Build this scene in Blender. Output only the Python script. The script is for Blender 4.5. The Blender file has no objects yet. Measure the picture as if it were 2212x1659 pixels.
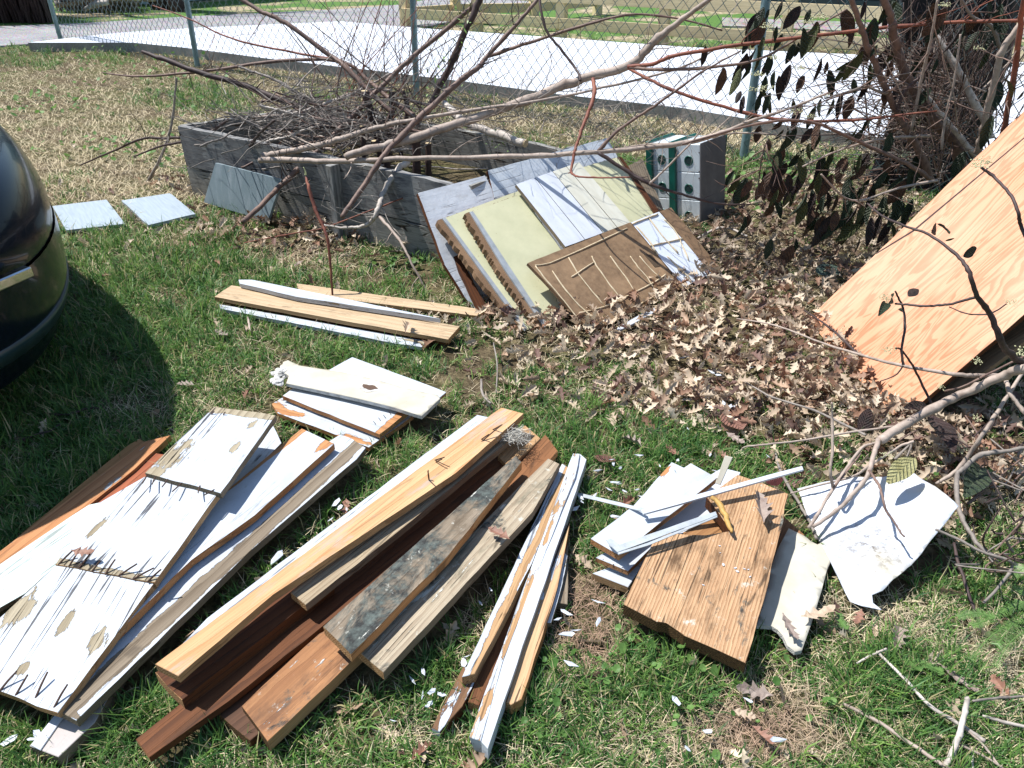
import bpy, bmesh, math, random
import numpy as np
from math import radians, cos, sin, pi
from mathutils import Vector, Matrix, noise as mnoise
from mathutils.geometry import delaunay_2d_cdt

R = random.Random(7)
NR = np.random.default_rng(11)
C = bpy.context.scene.collection

# ---------------------------------------------------------------- camera, light
F = 1620.0          # focal length in units of a 2212 x 1659 picture
PITCH = radians(32); H = 1.5
cam = bpy.data.cameras.new('camera'); co = bpy.data.objects.new('camera', cam); C.objects.link(co)
co.location = (0, 0, H); co.rotation_euler = (pi/2 - PITCH, 0, 0)
cam.sensor_width = 36; cam.sensor_fit = 'HORIZONTAL'; cam.lens = 36*F/2212; cam.clip_start = .02; cam.clip_end = 400
sc = bpy.context.scene; sc.camera = co
SUN_AZ = Vector((-.92, .39)); SUN_EL = radians(61)
world = bpy.data.worlds.new('World'); sc.world = world; world.use_nodes = True
wn = world.node_tree.nodes; bg = wn['Background']
sky = wn.new('ShaderNodeTexSky'); sky.sky_type = 'NISHITA'; sky.sun_disc = False
sky.sun_elevation = SUN_EL; sky.sun_rotation = math.atan2(SUN_AZ.x, SUN_AZ.y)
sky.air_density = 1.3; sky.dust_density = .4; sky.ozone_density = 1.6
world.node_tree.links.new(sky.outputs[0], bg.inputs[0]); bg.inputs[1].default_value = .09
sl = bpy.data.lights.new('sun', 'SUN'); so = bpy.data.objects.new('sun', sl); C.objects.link(so)
sl.energy = 4.4; sl.angle = radians(.5); sl.color = (1, .97, .93)
sv = Vector((SUN_AZ.x*cos(SUN_EL)/SUN_AZ.length, SUN_AZ.y*cos(SUN_EL)/SUN_AZ.length, sin(SUN_EL)))
so.rotation_euler = sv.to_track_quat('Z', 'Y').to_euler()
sc.view_settings.view_transform = 'Standard'; sc.view_settings.look = 'None'
sc.view_settings.exposure = .80; sc.view_settings.gamma = 1

# ---------------------------------------------------------------- picking helpers
CP, SP = cos(PITCH), sin(PITCH)
def ray(x, y):
    a = (x-1106)/F; b = -(y-829.5)/F
    return Vector((a, CP+b*SP, -SP+b*CP))
CAM = Vector((0, 0, H))
def G(x, y, z=0.0):
    d = ray(x, y); return CAM + d*((z-H)/d.z)
def W(x, y, Y):
    d = ray(x, y); return CAM + d*(Y/d.y)
def proj(x, y, z):      # arrays, world -> picture units
    dep = y*CP - (z-H)*SP; up = y*SP + (z-H)*CP
    return 1106+F*x/dep, 829.5-F*up/dep
class Plane:
    def __init__(s, p, n): s.p = p; s.n = n.normalized(); s.n = s.n if s.n.z > 0 else -s.n
    def hit(s, x, y):
        d = ray(x, y); return CAM + d*((s.p-CAM).dot(s.n)/d.dot(s.n))
    def up(s, k): return Plane(s.p + s.n*k, s.n.copy())
def mkplane(refs):
    if isinstance(refs, Plane): return refs
    if isinstance(refs, (int, float)): return Plane(Vector((0, 0, refs)), Vector((0, 0, 1)))
    a, b, c = [G(*r) for r in refs]
    return Plane(a, (b-a).cross(c-a))

# ---------------------------------------------------------------- object helpers
def wm(o):
    return (wm(o.parent) @ o.matrix_parent_inverse @ o.matrix_basis) if o.parent else o.matrix_basis.copy()
def par(o, p):
    o.parent = p; o.matrix_parent_inverse = wm(p).inverted()
def tag(o, label=None, cat=None, group=None, kind=None):
    if label: o['label'] = label
    if cat: o['category'] = cat
    if group: o['group'] = group
    if kind: o['kind'] = kind
    return o
def mk(name, V, Fc, mats, parent=None, origin=None, smooth=False, mi=None, mat4=None):
    me = bpy.data.meshes.new(name)
    if origin is not None:
        V = [Vector(v)-origin for v in V]
    me.from_pydata([tuple(v) for v in V], [], Fc)
    for m in (mats if isinstance(mats, (list, tuple)) else [mats]): me.materials.append(m)
    if mi: me.polygons.foreach_set('material_index', mi)
    if smooth: me.polygons.foreach_set('use_smooth', [True]*len(me.polygons))
    me.update()
    o = bpy.data.objects.new(name, me); C.objects.link(o)
    if mat4 is not None: o.matrix_basis = mat4
    elif origin is not None: o.location = origin
    if parent: par(o, parent)
    return o
def empty(name, loc, label, cat, group=None):
    o = bpy.data.objects.new(name, None); o.empty_display_size = .1; C.objects.link(o); o.location = loc
    return tag(o, label, cat, group)
def box_vf(x0, x1, y0, y1, z0, z1):
    V = [(x, y, z) for z in (z0, z1) for y in (y0, y1) for x in (x0, x1)]
    return V, [(0, 2, 3, 1), (4, 5, 7, 6), (0, 1, 5, 4), (2, 6, 7, 3), (0, 4, 6, 2), (1, 3, 7, 5)]
def box(name, lo, hi, m, parent=None, mat4=None, bev=.002):
    V, Fc = box_vf(lo[0], hi[0], lo[1], hi[1], lo[2], hi[2])
    o = mk(name, V, Fc, m, None, mat4=mat4)
    if bev:
        bm = bmesh.new(); bm.from_mesh(o.data)
        bmesh.ops.bevel(bm, geom=bm.edges[:], offset=bev, segments=1, affect='EDGES'); bm.to_mesh(o.data); bm.free()
    if parent: par(o, parent)
    return o

# ---------------------------------------------------------------- materials
class NT:
    def __init__(s, name):
        s.m = bpy.data.materials.new(name); s.m.use_nodes = True
        s.t = s.m.node_tree; s.b = s.t.nodes['Principled BSDF']
    def n(s, ty, **k):
        nd = s.t.nodes.new('ShaderNode'+ty)
        for a, v in k.items(): setattr(nd, a, v)
        return nd
    def l(s, a, b): s.t.links.new(a, b)
    def put(s, sock, v):
        if hasattr(v, 'is_output'): s.l(v, sock)
        elif isinstance(v, (tuple, list)) and sock.type == 'RGBA': sock.default_value = (*v[:3], 1)
        else: sock.default_value = v
    def math(s, op, a, b=0.0, c=None, clamp=False):
        nd = s.n('Math', operation=op, use_clamp=clamp); s.put(nd.inputs[0], a); s.put(nd.inputs[1], b)
        if c is not None: s.put(nd.inputs[2], c)
        return nd.outputs[0]
    def mix(s, f, a, b, blend='MIX'):
        nd = s.n('Mix', data_type='RGBA', blend_type=blend); s.put(nd.inputs[0], f); s.put(nd.inputs[6], a); s.put(nd.inputs[7], b)
        return nd.outputs[2]
    def co(s, kind='Object'):
        return s.n('TexCoord').outputs[kind]
    def mp(s, v, scale=(1, 1, 1), loc=(0, 0, 0)):
        nd = s.n('Mapping'); s.l(v, nd.inputs[0]); nd.inputs[1].default_value = loc; nd.inputs[3].default_value = scale
        return nd.outputs[0]
    def noise(s, v, scale=1.0, det=4, rough=.55, dist=0.0, out=0):
        nd = s.n('TexNoise'); s.l(v, nd.inputs['Vector']); nd.inputs['Scale'].default_value = scale
        nd.inputs['Detail'].default_value = det; nd.inputs['Roughness'].default_value = rough; nd.inputs['Distortion'].default_value = dist
        return nd.outputs[out]
    def ramp(s, f, lo, hi):
        nd = s.n('MapRange'); s.put(nd.inputs[0], f); nd.inputs[1].default_value = lo; nd.inputs[2].default_value = hi; return nd.outputs[0]
    def bump(s, h, strength=.3, dist=.002, nrm=None):
        nd = s.n('Bump'); s.put(nd.inputs['Height'], h); nd.inputs['Strength'].default_value = strength; nd.inputs['Distance'].default_value = dist
        if nrm is not None: s.l(nrm, nd.inputs['Normal'])
        return nd.outputs[0]
    def done(s, col, rough=.7, bump=None, spec=.3, metal=0):
        s.put(s.b.inputs['Base Color'], col); s.put(s.b.inputs['Roughness'], rough)
        s.b.inputs['Specular IOR Level'].default_value = spec; s.put(s.b.inputs['Metallic'], metal)
        if bump is not None: s.l(bump, s.b.inputs['Normal'])
        return s.m

WHITE = (.47, .51, .56); ORA = ((.54, .28, .12), (.34, .14, .055)); TAN = ((.52, .33, .17), (.30, .17, .08))
BRN = ((.13, .045, .016), (.05, .018, .008)); GRY = ((.27, .22, .16), (.12, .09, .06)); PAL = ((.44, .38, .27), (.20, .16, .10))
def wood(name, cols, seed=0, ring=34, stain=None, stain_amt=.4, paint=None, cover=.5, blobs=(), strips=(), cracks=.5,
         rough=.72, strong=.8, psoft=.02, wear=1.0, mould=0, ckf=34):
    """Grain along local X.  blobs: bare spots (x, y, rx, ry) in local metres; strips: (axis 0/1, from, to) bare bands."""
    t = NT(name); v = t.co(); v = t.mp(v, loc=(seed*1.7, seed*.37, seed*.11))
    vr = t.mp(v, scale=(.10, 1, 1))
    ns = t.noise(t.mp(v, scale=(1.6, 8, 8)), 1, 3, .5)
    wv = t.n('TexWave', wave_type='BANDS', bands_direction='Y', wave_profile='SAW'); t.l(vr, wv.inputs['Vector'])
    wv.inputs['Scale'].default_value = ring/ (2*pi) * 2.2; wv.inputs['Distortion'].default_value = 2.6
    wv.inputs['Detail'].default_value = 2; wv.inputs['Detail Scale'].default_value = 6; wv.inputs['Detail Roughness'].default_value = .45
    rg = t.math('POWER', wv.outputs['Fac'], 1.7)
    fib = t.noise(t.mp(v, scale=(6, 300, 300)), 1, 4, .6)
    col = t.mix(t.math('MULTIPLY', rg, strong, clamp=True), cols[0], cols[1])
    col = t.mix(t.ramp(ns, .3, .75), col, t.mix(.5, col, cols[1]))
    col = t.mix(t.math('MULTIPLY', t.ramp(fib, .35, .75), .55, clamp=True), col, t.mix(.6, col, (.02, .012, .006)))
    if stain:
        st = t.ramp(t.noise(t.mp(v, scale=(5, 16, 16)), 1, 6, .68, .3), .62-stain_amt*.4, .72-stain_amt*.2)
        col = t.mix(t.math('MULTIPLY', st, .85), col, stain)
    if mould:
        o_ = t.co(); a_n = t.noise(t.mp(o_, scale=(7, 12, 1), loc=(seed, 0, 0)), 1, 7, .75, .5)
        col = t.mix(t.math('MULTIPLY', t.ramp(a_n, .58-mould*.2, .66-mould*.14), .92), col, t.mix(t.ramp(t.noise(o_, 40, 4, .7), .4, .7), (.014, .018, .020), (.10, .13, .12)))
        col = t.mix(t.math('MULTIPLY', t.ramp(t.noise(t.mp(o_, loc=(5, seed, 0)), 22, 6, .75), .60, .68), .75), col, (.50, .50, .44))
    # checks (long splits)
    ck = t.n('TexVoronoi', feature='DISTANCE_TO_EDGE'); t.l(t.mp(v, scale=(1.1, ckf, ckf)), ck.inputs['Vector']); ck.inputs['Scale'].default_value = 1
    ckm = t.ramp(t.math('ADD', ck.outputs['Distance'], t.math('MULTIPLY', t.noise(v, 7, 4), .26)), .142, .118)
    ckm = t.math('MULTIPLY', ckm, cracks, clamp=True)
    hb = t.math('ADD', t.math('MULTIPLY', fib, .6), t.math('MULTIPLY', rg, -.35))
    r = rough
    if paint:
        o = t.co()
        e1 = t.noise(t.mp(v, scale=(9, 28, 28)), 1, 7, .66, .4)
        e2 = t.noise(t.mp(v, scale=(3, 110, 110)), 1, 3, .5)
        m = t.math('ADD', t.math('MULTIPLY', e1, .7), t.math('MULTIPLY', e2, .3))
        lim = .5 + (.5-cover)*.42
        bare = t.math('SUBTRACT', m, .5+(cover-.5)*.42)          # >0 bare
        bare = t.math('MULTIPLY', bare, 6)
        nz = t.math('MULTIPLY', t.math('SUBTRACT', t.noise(t.mp(o, scale=(9, 30, 1)), 1, 8, .72), .5), 5.0*wear)
        sx = t.n('SeparateXYZ'); t.l(o, sx.inputs[0])
        for (bx, by, rx, ry) in blobs:
            dx = t.math('DIVIDE', t.math('SUBTRACT', sx.outputs[0], bx), rx); dy = t.math('DIVIDE', t.math('SUBTRACT', sx.outputs[1], by), ry)
            d = t.math('SQRT', t.math('ADD', t.math('MULTIPLY', dx, dx), t.math('MULTIPLY', dy, dy)))
            bare = t.math('MAXIMUM', bare, t.math('ADD', t.math('SUBTRACT', 1.0, d), nz))
        for (ax, a, b) in strips:
            c0 = (a+b)/2; hw = abs(b-a)/2
            d = t.math('ABSOLUTE', t.math('SUBTRACT', sx.outputs[ax], c0))
            bare = t.math('MAXIMUM', bare, t.math('ADD', t.math('MULTIPLY', t.math('SUBTRACT', hw, d), 90), t.math('MULTIPLY', nz, .55)))
        pm = t.math('SUBTRACT', 1, t.ramp(bare, 0, psoft*6), clamp=True)
        pc = t.mix(t.ramp(t.noise(o, 7, 5, .6), .4, .8), paint, tuple(c*.80 for c in paint))
        pc = t.mix(t.math('MULTIPLY', t.ramp(t.noise(o, 60, 5, .7), .58, .78), .6), pc, (.25, .22, .18))
        pc = t.mix(t.math('MULTIPLY', t.ramp(t.noise(t.mp(o, scale=(6, 9, 1)), 1, 6, .7), .5, .8), .45), pc, (.34, .31, .27))
        ckp = t.math('MULTIPLY', ckm, .92)
        pc = t.mix(ckp, pc, (.03, .027, .03))
        col = t.mix(ckm, col, (.02, .014, .01))
        col = t.mix(pm, col, pc)
        hb = t.math('ADD', t.math('MULTIPLY', hb, t.math('SUBTRACT', 1, t.math('MULTIPLY', pm, .8))), t.math('MULTIPLY', pm, 1.2))
        hb = t.math('SUBTRACT', hb, ckm)
        hb = t.math('ADD', hb, t.math('MULTIPLY', t.noise(o, 16, 3), 1.6))
        r = t.math('SUBTRACT', rough, t.math('MULTIPLY', pm, .2))
    else:
        col = t.mix(ckm, col, (.02, .014, .01)); hb = t.math('SUBTRACT', hb, ckm)
    return t.done(col, r, t.bump(hb, .9, .002), .2)
def flat(name, col, col2=None, scale=8, rough=.5, spec=.4, metal=0, bs=.15, bd=.002, sc3=(1, 1, 1), lo=.4, hi=.7, coord='Object', dots=None):
    t = NT(name); v = t.mp(t.co(coord), scale=sc3)
    n = t.noise(v, scale, 6, .62)
    c = t.mix(t.ramp(n, lo, hi), col, col2 if col2 else tuple(k*.75 for k in col))
    if dots:
        c = t.mix(t.ramp(t.noise(v, scale*7, 3, .6), .68, .74), c, dots)
    return t.done(c, rough, t.bump(t.noise(v, scale*6, 4), bs, bd), spec, metal)
def endgrain(name, cols):
    t = NT(name); v = t.mp(t.co(), scale=(1, 1, 1))
    wv = t.n('TexWave', wave_type='RINGS', rings_direction='X'); t.l(t.mp(v, loc=(0, .07, .09)), wv.inputs['Vector']); wv.inputs['Scale'].default_value = 60; wv.inputs['Distortion'].default_value = 2
    n = t.noise(v, 240, 4, .7)
    c = t.mix(t.math('MULTIPLY', wv.outputs['Fac'], .7), cols[0], cols[1]); c = t.mix(t.ramp(n, .45, .7), c, tuple(k*.4 for k in cols[1]))
    return t.done(c, .85, t.bump(n, .8, .003), .15)
def bark(name, a, b, sc=40, gloss=.6):
    t = NT(name); v = t.co(); n = t.noise(v, sc, 5, .65); n2 = t.noise(v, 5, 3)
    c = t.mix(t.ramp(n, .35, .7), a, b); c = t.mix(t.math('MULTIPLY', t.ramp(n2, .5, .7), .4), c, tuple(min(1, k*1.7) for k in a))
    return t.done(c, gloss, t.bump(n, .5, .002), .3)
def attrmat(name, rough=.6, trans=.25, spec=.25, bumpy=False):
    t = NT(name); a = t.n('Attribute', attribute_name='col'); t.l(a.outputs['Color'], t.b.inputs['Base Color'])
    t.b.inputs['Roughness'].default_value = rough; t.b.inputs['Specular IOR Level'].default_value = spec
    if trans:
        tr = t.n('BsdfTranslucent'); t.l(a.outputs['Color'], tr.inputs['Color'])
        ms = t.n('MixShader'); ms.inputs[0].default_value = trans
        t.l(t.b.outputs[0], ms.inputs[1]); t.l(tr.outputs[0], ms.inputs[2]); t.l(ms.outputs[0], t.t.nodes['Material Output'].inputs[0])
    return t.m
M = {}
M['end_tan'] = endgrain('end_tan', ((.48, .30, .15), (.26, .13, .05)))
M['end_dark'] = endgrain('end_dark', ((.16, .09, .04), (.05, .03, .015)))
M['end_grey'] = endgrain('end_grey', ((.24, .20, .14), (.10, .08, .05)))
M['side_orange'] = wood('side_orange', ORA, 3, 60)
M['side_tan'] = wood('side_tan', TAN, 4, 60)
M['side_grey'] = wood('side_grey', GRY, 5, 60)
M['side_brown'] = wood('side_brown', BRN, 6, 60)
M['side_white'] = wood('side_white', PAL, 6, 60, paint=WHITE, cover=.75)
M['white_flat'] = flat('white_flat', (.50, .53, .58), (.42, .45, .49), 5, .42, dots=(.35, .3, .26))
M['cream'] = flat('cream', (.52, .49, .41), (.42, .39, .31), 7, .8, .2, dots=(.25, .2, .15))
M['gypsum'] = flat('gypsum', (.62, .61, .58), (.40, .39, .36), 40, .95, .1, bs=.9, bd=.004)
M['nail'] = flat('nail', (.09, .05, .035), (.035, .02, .015), 300, .7, .4, .3)
M['metal_grey'] = flat('metal_grey', (.42, .45, .47), (.30, .33, .34), 20, .45, .5, .3)
M['bark_brown'] = bark('bark_brown', (.20, .13, .10), (.08, .05, .045))
M['bark_pale'] = bark('bark_pale', (.38, .31, .26), (.20, .15, .12))
M['bark_dark'] = bark('bark_dark', (.07, .045, .04), (.025, .017, .018))
M['bark_red'] = bark('bark_red', (.24, .085, .05), (.10, .035, .03))
M['bark_grey'] = bark('bark_grey', (.25, .22, .19), (.12, .10, .09))
M['bark_white'] = bark('bark_white', (.50, .45, .40), (.24, .20, .17))
M['cut_wood'] = flat('cut_wood', (.55, .43, .26), (.40, .29, .15), 60, .8)
M['galv'] = flat('galv', (.20, .30, .33), (.13, .20, .22), 18, .45, .5, .4)

# ---------------------------------------------------------------- boards
FOOT = []      # footprints for clearing grass
def local_frame(pl, P, axis):
    n = pl.n
    if axis: a = (pl.hit(*axis[1]) - pl.hit(*axis[0]))
    else:
        a = max((P[(i+1) % len(P)]-P[i] for i in range(len(P))), key=lambda v: v.length)
    a = (a - n*a.dot(n)).normalized(); b = n.cross(a)
    c = sum(P, Vector())/len(P)
    return Matrix(((a.x, b.x, n.x, c.x), (a.y, b.y, n.y, c.y), (a.z, b.z, n.z, c.z), (0, 0, 0, 1)))
def rdp(P, tol):
    if len(P) < 3: return P
    a, b = P[0], P[-1]; d = (b-a); L = d.length or 1e-9; k, m = 0, 0
    for i in range(1, len(P)-1):
        e = abs((P[i]-a).cross(d))/L if d.length > 1e-6 else (P[i]-a).length
        if e > m: m, k = e, i
    return [a, b] if m <= tol else rdp(P[:k+1], tol)[:-1]+rdp(P[k:], tol)
def simplify(poly, tol):
    P = [Vector(p) for p in poly]
    if tol <= 0 or len(P) < 5: return poly
    n = len(P); ar = abs(sum(P[k].cross(P[(k+1) % n]) for k in range(n)))/2; pe = sum((P[k]-P[(k+1) % n]).length for k in range(n))
    tol = min(tol, .42*2*ar/pe)
    i = max(range(len(P)), key=lambda k: (P[k]-P[0]).length); h1 = rdp(P[:i+1], tol); h2 = rdp(P[i:]+[P[0]], tol)
    Q = h1[:-1]+h2[:-1]
    return [(p.x, p.y) for p in Q]
def slab(name, label, cat, poly, refs, th, mats, group=None, axis=None, rag=.0012, step=.05, parent=None, cull=True, bev=.0012, matfn=None, tol=11):
    """mats = (top, side, end)."""
    poly = simplify(poly, tol)
    pl = mkplane(refs); P = [pl.hit(*q) for q in poly]
    mw = local_frame(pl, P, axis); inv = mw.inverted(); L = [(inv@p).to_2d() for p in P]
    area = sum(L[i].x*L[(i+1) % len(L)].y - L[(i+1) % len(L)].x*L[i].y for i in range(len(L)))
    if area < 0: L.reverse()
    pts = []
    rr = random.Random(len(pts)+int(poly[0][0]*7+poly[0][1]))
    for i, a in enumerate(L):
        b = L[(i+1) % len(L)]; k = max(1, min(40, int((b-a).length/step)))
        nrm = Vector(((b-a).y, -(b-a).x)); nrm = nrm.normalized() if nrm.length else nrm
        for j in range(k):
            q = a.lerp(b, j/k)
            if j: q = q + nrm*rr.uniform(-rag, rag)*(1.6 if abs(nrm.x) > .7 else 1)
            pts.append(q)
    if matfn: mats = matfn(lambda x, y: (inv@pl.hit(x, y)).to_2d())
    bm = bmesh.new()
    vs = [bm.verts.new((q.x, q.y, 0)) for q in pts]
    lo = [bm.verts.new((q.x, q.y, -th)) for q in pts]
    f = bm.faces.new(vs); bm.faces.new(lo[::-1])
    n = len(vs)
    for i in range(n): bm.faces.new((vs[(i+1) % n], vs[i], lo[i], lo[(i+1) % n]))
    if bev:
        try: bmesh.ops.bevel(bm, geom=[e for e in f.edges], offset=bev, segments=1, affect='EDGES', clamp_overlap=True)
        except Exception: pass
    bm.normal_update()
    for fc in bm.faces:
        if abs(fc.normal.z) > .55: fc.material_index = 0
        elif abs(fc.normal.x) > .75: fc.material_index = 2
        else: fc.material_index = 1
    me = bpy.data.meshes.new(name); bm.to_mesh(me); bm.free()
    if not isinstance(mats, (tuple, list)): mats = (mats, mats, mats)
    for m in mats: me.materials.append(m)
    o = bpy.data.objects.new(name, me); C.objects.link(o); o.matrix_basis = mw
    if parent: par(o, parent)
    else: tag(o, label, cat, group)
    if label and parent: o['label'] = label
    if cull: FOOT.append([(p.x, p.y) for p in P])
    o_pl[o.name] = pl
    return o
o_pl = {}
def nails(o, lst, up=.012, r=.0018):
    pl = o_pl[o.name]
    for (a, b, c, d) in lst:
        p = pl.hit(a, b); q = pl.up(up).hit(c, d)
        t = tube_obj('nail', [p-(q-p)*.05, p.lerp(q, .5)+Vector((R.uniform(-1, 1), R.uniform(-1, 1), .5))*.0012, q], [r, r, r*.8], M['nail'], parent=o, sides=5, smooth=False)
def sheet(name, label, cat, poly, refs, th, mats, fn, cell=.02, parent=None, group=None, axis=None, cull=True, smooth=True):
    pl = mkplane(refs); P = [pl.hit(*q) for q in poly]
    mw = local_frame(pl, P, axis); inv = mw.inverted(); L = [(inv@p).to_2d() for p in P]
    pts = []
    for i, a in enumerate(L):
        b = L[(i+1) % len(L)]; k = max(1, int((b-a).length/cell))
        pts += [a.lerp(b, j/k) for j in range(k)]
    nb = len(pts); xs = [p.x for p in L]; ys = [p.y for p in L]
    x = min(xs)
    allp = list(pts)
    while x < max(xs):
        y = min(ys)
        while y < max(ys):
            allp.append(Vector((x+R.uniform(-.3, .3)*cell, y+R.uniform(-.3, .3)*cell))); y += cell
        x += cell
    V2, E, Fs, *_ = delaunay_2d_cdt(allp, [(i, (i+1) % nb) for i in range(nb)], [], 1, 1e-5)
    from collections import Counter
    V = [(v.x, v.y, fn(v.x, v.y)) for v in V2]; n = len(V)
    V += [(a, b, c-th) for a, b, c in V]
    cnt = {}
    for f in Fs:
        for i in range(len(f)):
            cnt[(f[i], f[(i+1) % len(f)])] = 1
    Fc = [tuple(f) for f in Fs]; mi = [0]*len(Fc)
    Fc += [tuple(i+n for i in f[::-1]) for f in Fs]; mi += [0]*len(Fs)
    for (a, b) in cnt:
        if (b, a) not in cnt: Fc.append((b, a, a+n, b+n)); mi.append(1)
    if not isinstance(mats, (tuple, list)): mats = (mats, mats)
    o = mk(name, V, Fc, list(mats), mat4=mw, mi=mi)
    if smooth: o.data.polygons.foreach_set('use_smooth', [m == 0 for m in mi])
    if parent: par(o, parent)
    else: tag(o, label, cat, group)
    if cull: FOOT.append([(p.x, p.y) for p in P])
    o_pl[o.name] = pl
    return o

# ---------------------------------------------------------------- tubes
def catmull(P, k):
    out = []
    n = len(P)
    for i in range(n-1):
        p0 = P[max(i-1, 0)]; p1 = P[i]; p2 = P[i+1]; p3 = P[min(i+2, n-1)]
        for j in range(k):
            t = j/k
            out.append(.5*((2*p1)+(p2-p0)*t+(2*p0-5*p1+4*p2-p3)*t*t+(3*p1-p0-3*p2+p3)*t**3))
    out.append(P[-1]); return out
def tube_vf(P, rad, sides, V, Fc, knob=0):
    base0 = len(V); up = Vector((0, 0, 1))
    pd = None; n = len(P)
    ux = None
    for i, p in enumerate(P):
        d = (P[min(i+1, n-1)]-P[max(i-1, 0)])
        d = d.normalized() if d.length > 1e-9 else Vector((0, 0, 1))
        if ux is None:
            ux = d.orthogonal().normalized()
        else:
            ux = (ux - d*ux.dot(d)); ux = ux.normalized() if ux.length > 1e-6 else d.orthogonal().normalized()
        uy = d.cross(ux); r = rad[i]
        for s in range(sides):
            a = 2*pi*s/sides; V.append(p+(ux*cos(a)+uy*sin(a))*r)
    for i in range(n-1):
        for s in range(sides):
            a = base0+i*sides+s; b = base0+i*sides+(s+1) % sides
            Fc.append((a, b, b+sides, a+sides))
    Fc.append(tuple(base0+s for s in range(sides))[::-1]); Fc.append(tuple(base0+(n-1)*sides+s for s in range(sides)))
def interp(rad, m):
    k = len(rad); return [float(np.interp(i/(m-1), np.linspace(0, 1, k), rad)) for i in range(m)]
def tube_obj(name, P, rad, m, parent=None, sides=7, k=5, wob=0, smooth=True, knots=False):
    Q = catmull([Vector(p) for p in P], k); rr = interp(rad, len(Q))
    if wob: Q = [q+Vector((R.gauss(0, 1), R.gauss(0, 1), R.gauss(0, 1)))*wob*r for q, r in zip(Q, rr)]
    if knots: rr = [r*(1.18 if R.random() < .18 else R.uniform(.94, 1.05)) for r in rr]
    V = []; Fc = []; tube_vf(Q, rr, sides, V, Fc)
    return mk(name, V, Fc, m, parent, origin=Q[0].copy(), smooth=smooth)

# ================================================================= GROUND AND SETTING
def ground_mat():
    t = NT('soil'); v = t.co()
    n = t.noise(v, 2.2, 6, .6); n2 = t.noise(v, 60, 6, .7); n3 = t.noise(t.mp(v, scale=(1, 1, 1)), 14, 5, .6)
    c = t.mix(t.ramp(n, .4, .62), (.10, .075, .045), (.10, .105, .040))
    c = t.mix(t.ramp(n3, .45, .7), c, (.24, .19, .11)); c = t.mix(t.ramp(n2, .4, .7), c, (.028, .020, .013))
    sx = t.n('SeparateXYZ'); t.l(v, sx.inputs[0])
    far = t.math('MULTIPLY', t.ramp(sx.outputs[1], 10.6, 11.6), t.ramp(t.noise(v, .9, 4), .38, .52))
    c = t.mix(far, c, t.mix(t.ramp(n2, .35, .65), (.13, .24, .06), (.05, .11, .03)))
    far2 = t.math('MULTIPLY', t.ramp(sx.outputs[1], 10.6, 11.6), t.ramp(t.noise(v, .9, 4), .50, .40))
    c = t.mix(t.math('MULTIPLY', far2, t.ramp(n3, .3, .6)), c, (.46, .38, .26))
    return t.done(c, .95, t.bump(n2, .9, .012), .1)
soil = ground_mat()
gx = np.concatenate([np.linspace(-60, -9, 12), np.linspace(-8, 8, 90), np.linspace(9, 60, 12)])
gy = np.concatenate([np.linspace(-25, -1, 8), np.linspace(-.5, 10, 70), np.linspace(11, 90, 20)])
def gz(x, y):
    return .006*np.sin(x*2.1+1)*np.cos(y*1.7) + .004*np.sin(x*5.3+y*3.1) - .004
V = [(x, y, float(gz(x, y)) if abs(x) < 8.1 and -.6 < y < 10.1 else -.012) for y in gy for x in gx]; nx = len(gx)
Fc = [(j*nx+i, j*nx+i+1, (j+1)*nx+i+1, (j+1)*nx+i) for j in range(len(gy)-1) for i in range(nx-1)]
tag(mk('ground', V, Fc, soil, smooth=True), kind='structure')

def poly_prism(name, pts, z0, z1, m, side=None):
    n = len(pts); V = [(p[0], p[1], z1) for p in pts]+[(p[0], p[1], z0) for p in pts]
    Fc = [tuple(range(n)), tuple(range(2*n-1, n-1, -1))]+[(i+n, (i+1) % n+n, (i+1) % n, i) for i in range(n)]
    me = mk(name, V, Fc, [m, side or m], mi=[0, 0]+[1]*n)
    bm = bmesh.new(); bm.from_mesh(me.data); bmesh.ops.recalc_face_normals(bm, faces=bm.faces); bm.to_mesh(me.data); bm.free()
    return me
def concrete(name, a, b, j=False):
    t = NT(name); v = t.co(); n = t.noise(v, 3, 7, .6); n2 = t.noise(v, 90, 4, .7)
    c = t.mix(t.ramp(n, .4, .7), a, b); c = t.mix(t.ramp(n2, .5, .75), c, tuple(k*.7 for k in b))
    return t.done(c, .9, t.bump(n2, .5, .006), .2)
slab_top = [(60, 92), (240, 72), (420, 60), (737, 46), (898, 60), (1204, 81), (1474, 101), (2212, 134), (2900, 170), (2900, 420), (2212, 340), (1974, 306), (1707, 272), (1474, 233), (1204, 203), (1004, 176), (805, 152), (567, 125), (400, 103), (287, 92), (120, 92)]
sp = [G(x, y, .1) for x, y in slab_top]
tag(poly_prism('concrete_slab', [(p.x, p.y) for p in sp], -.05, .1, concrete('white_concrete', (.60, .63, .69), (.50, .53, .58)), concrete('slab_edge', (.30, .29, .27), (.17, .16, .15))), kind='structure')
def gravel(name, a, b, s=60):
    t = NT(name); v = t.co(); vo = t.n('TexVoronoi'); t.l(v, vo.inputs['Vector']); vo.inputs['Scale'].default_value = s
    n = t.noise(v, 1.5, 5); c = t.mix(t.ramp(n, .35, .7), a, b)
    c = t.mix(.55, c, vo.outputs['Color'], 'SOFT_LIGHT'); c = t.mix(t.ramp(t.noise(v, s*2, 2), .5, .8), c, tuple(k*.5 for k in b))
    return t.done(c, .95, t.bump(vo.outputs['Distance'], .7, .01), .15)
rp = [G(x, y, .01) for x, y in [(-900, 110), (-400, 62), (0, 57), (180, 50), (400, 36), (737, 20), (865, 10), (950, -6), (1200, -25), (1190, 0), (900, 62), (737, 56), (420, 72), (240, 84), (0, 99), (-400, 125), (-900, 160)]]
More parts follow.
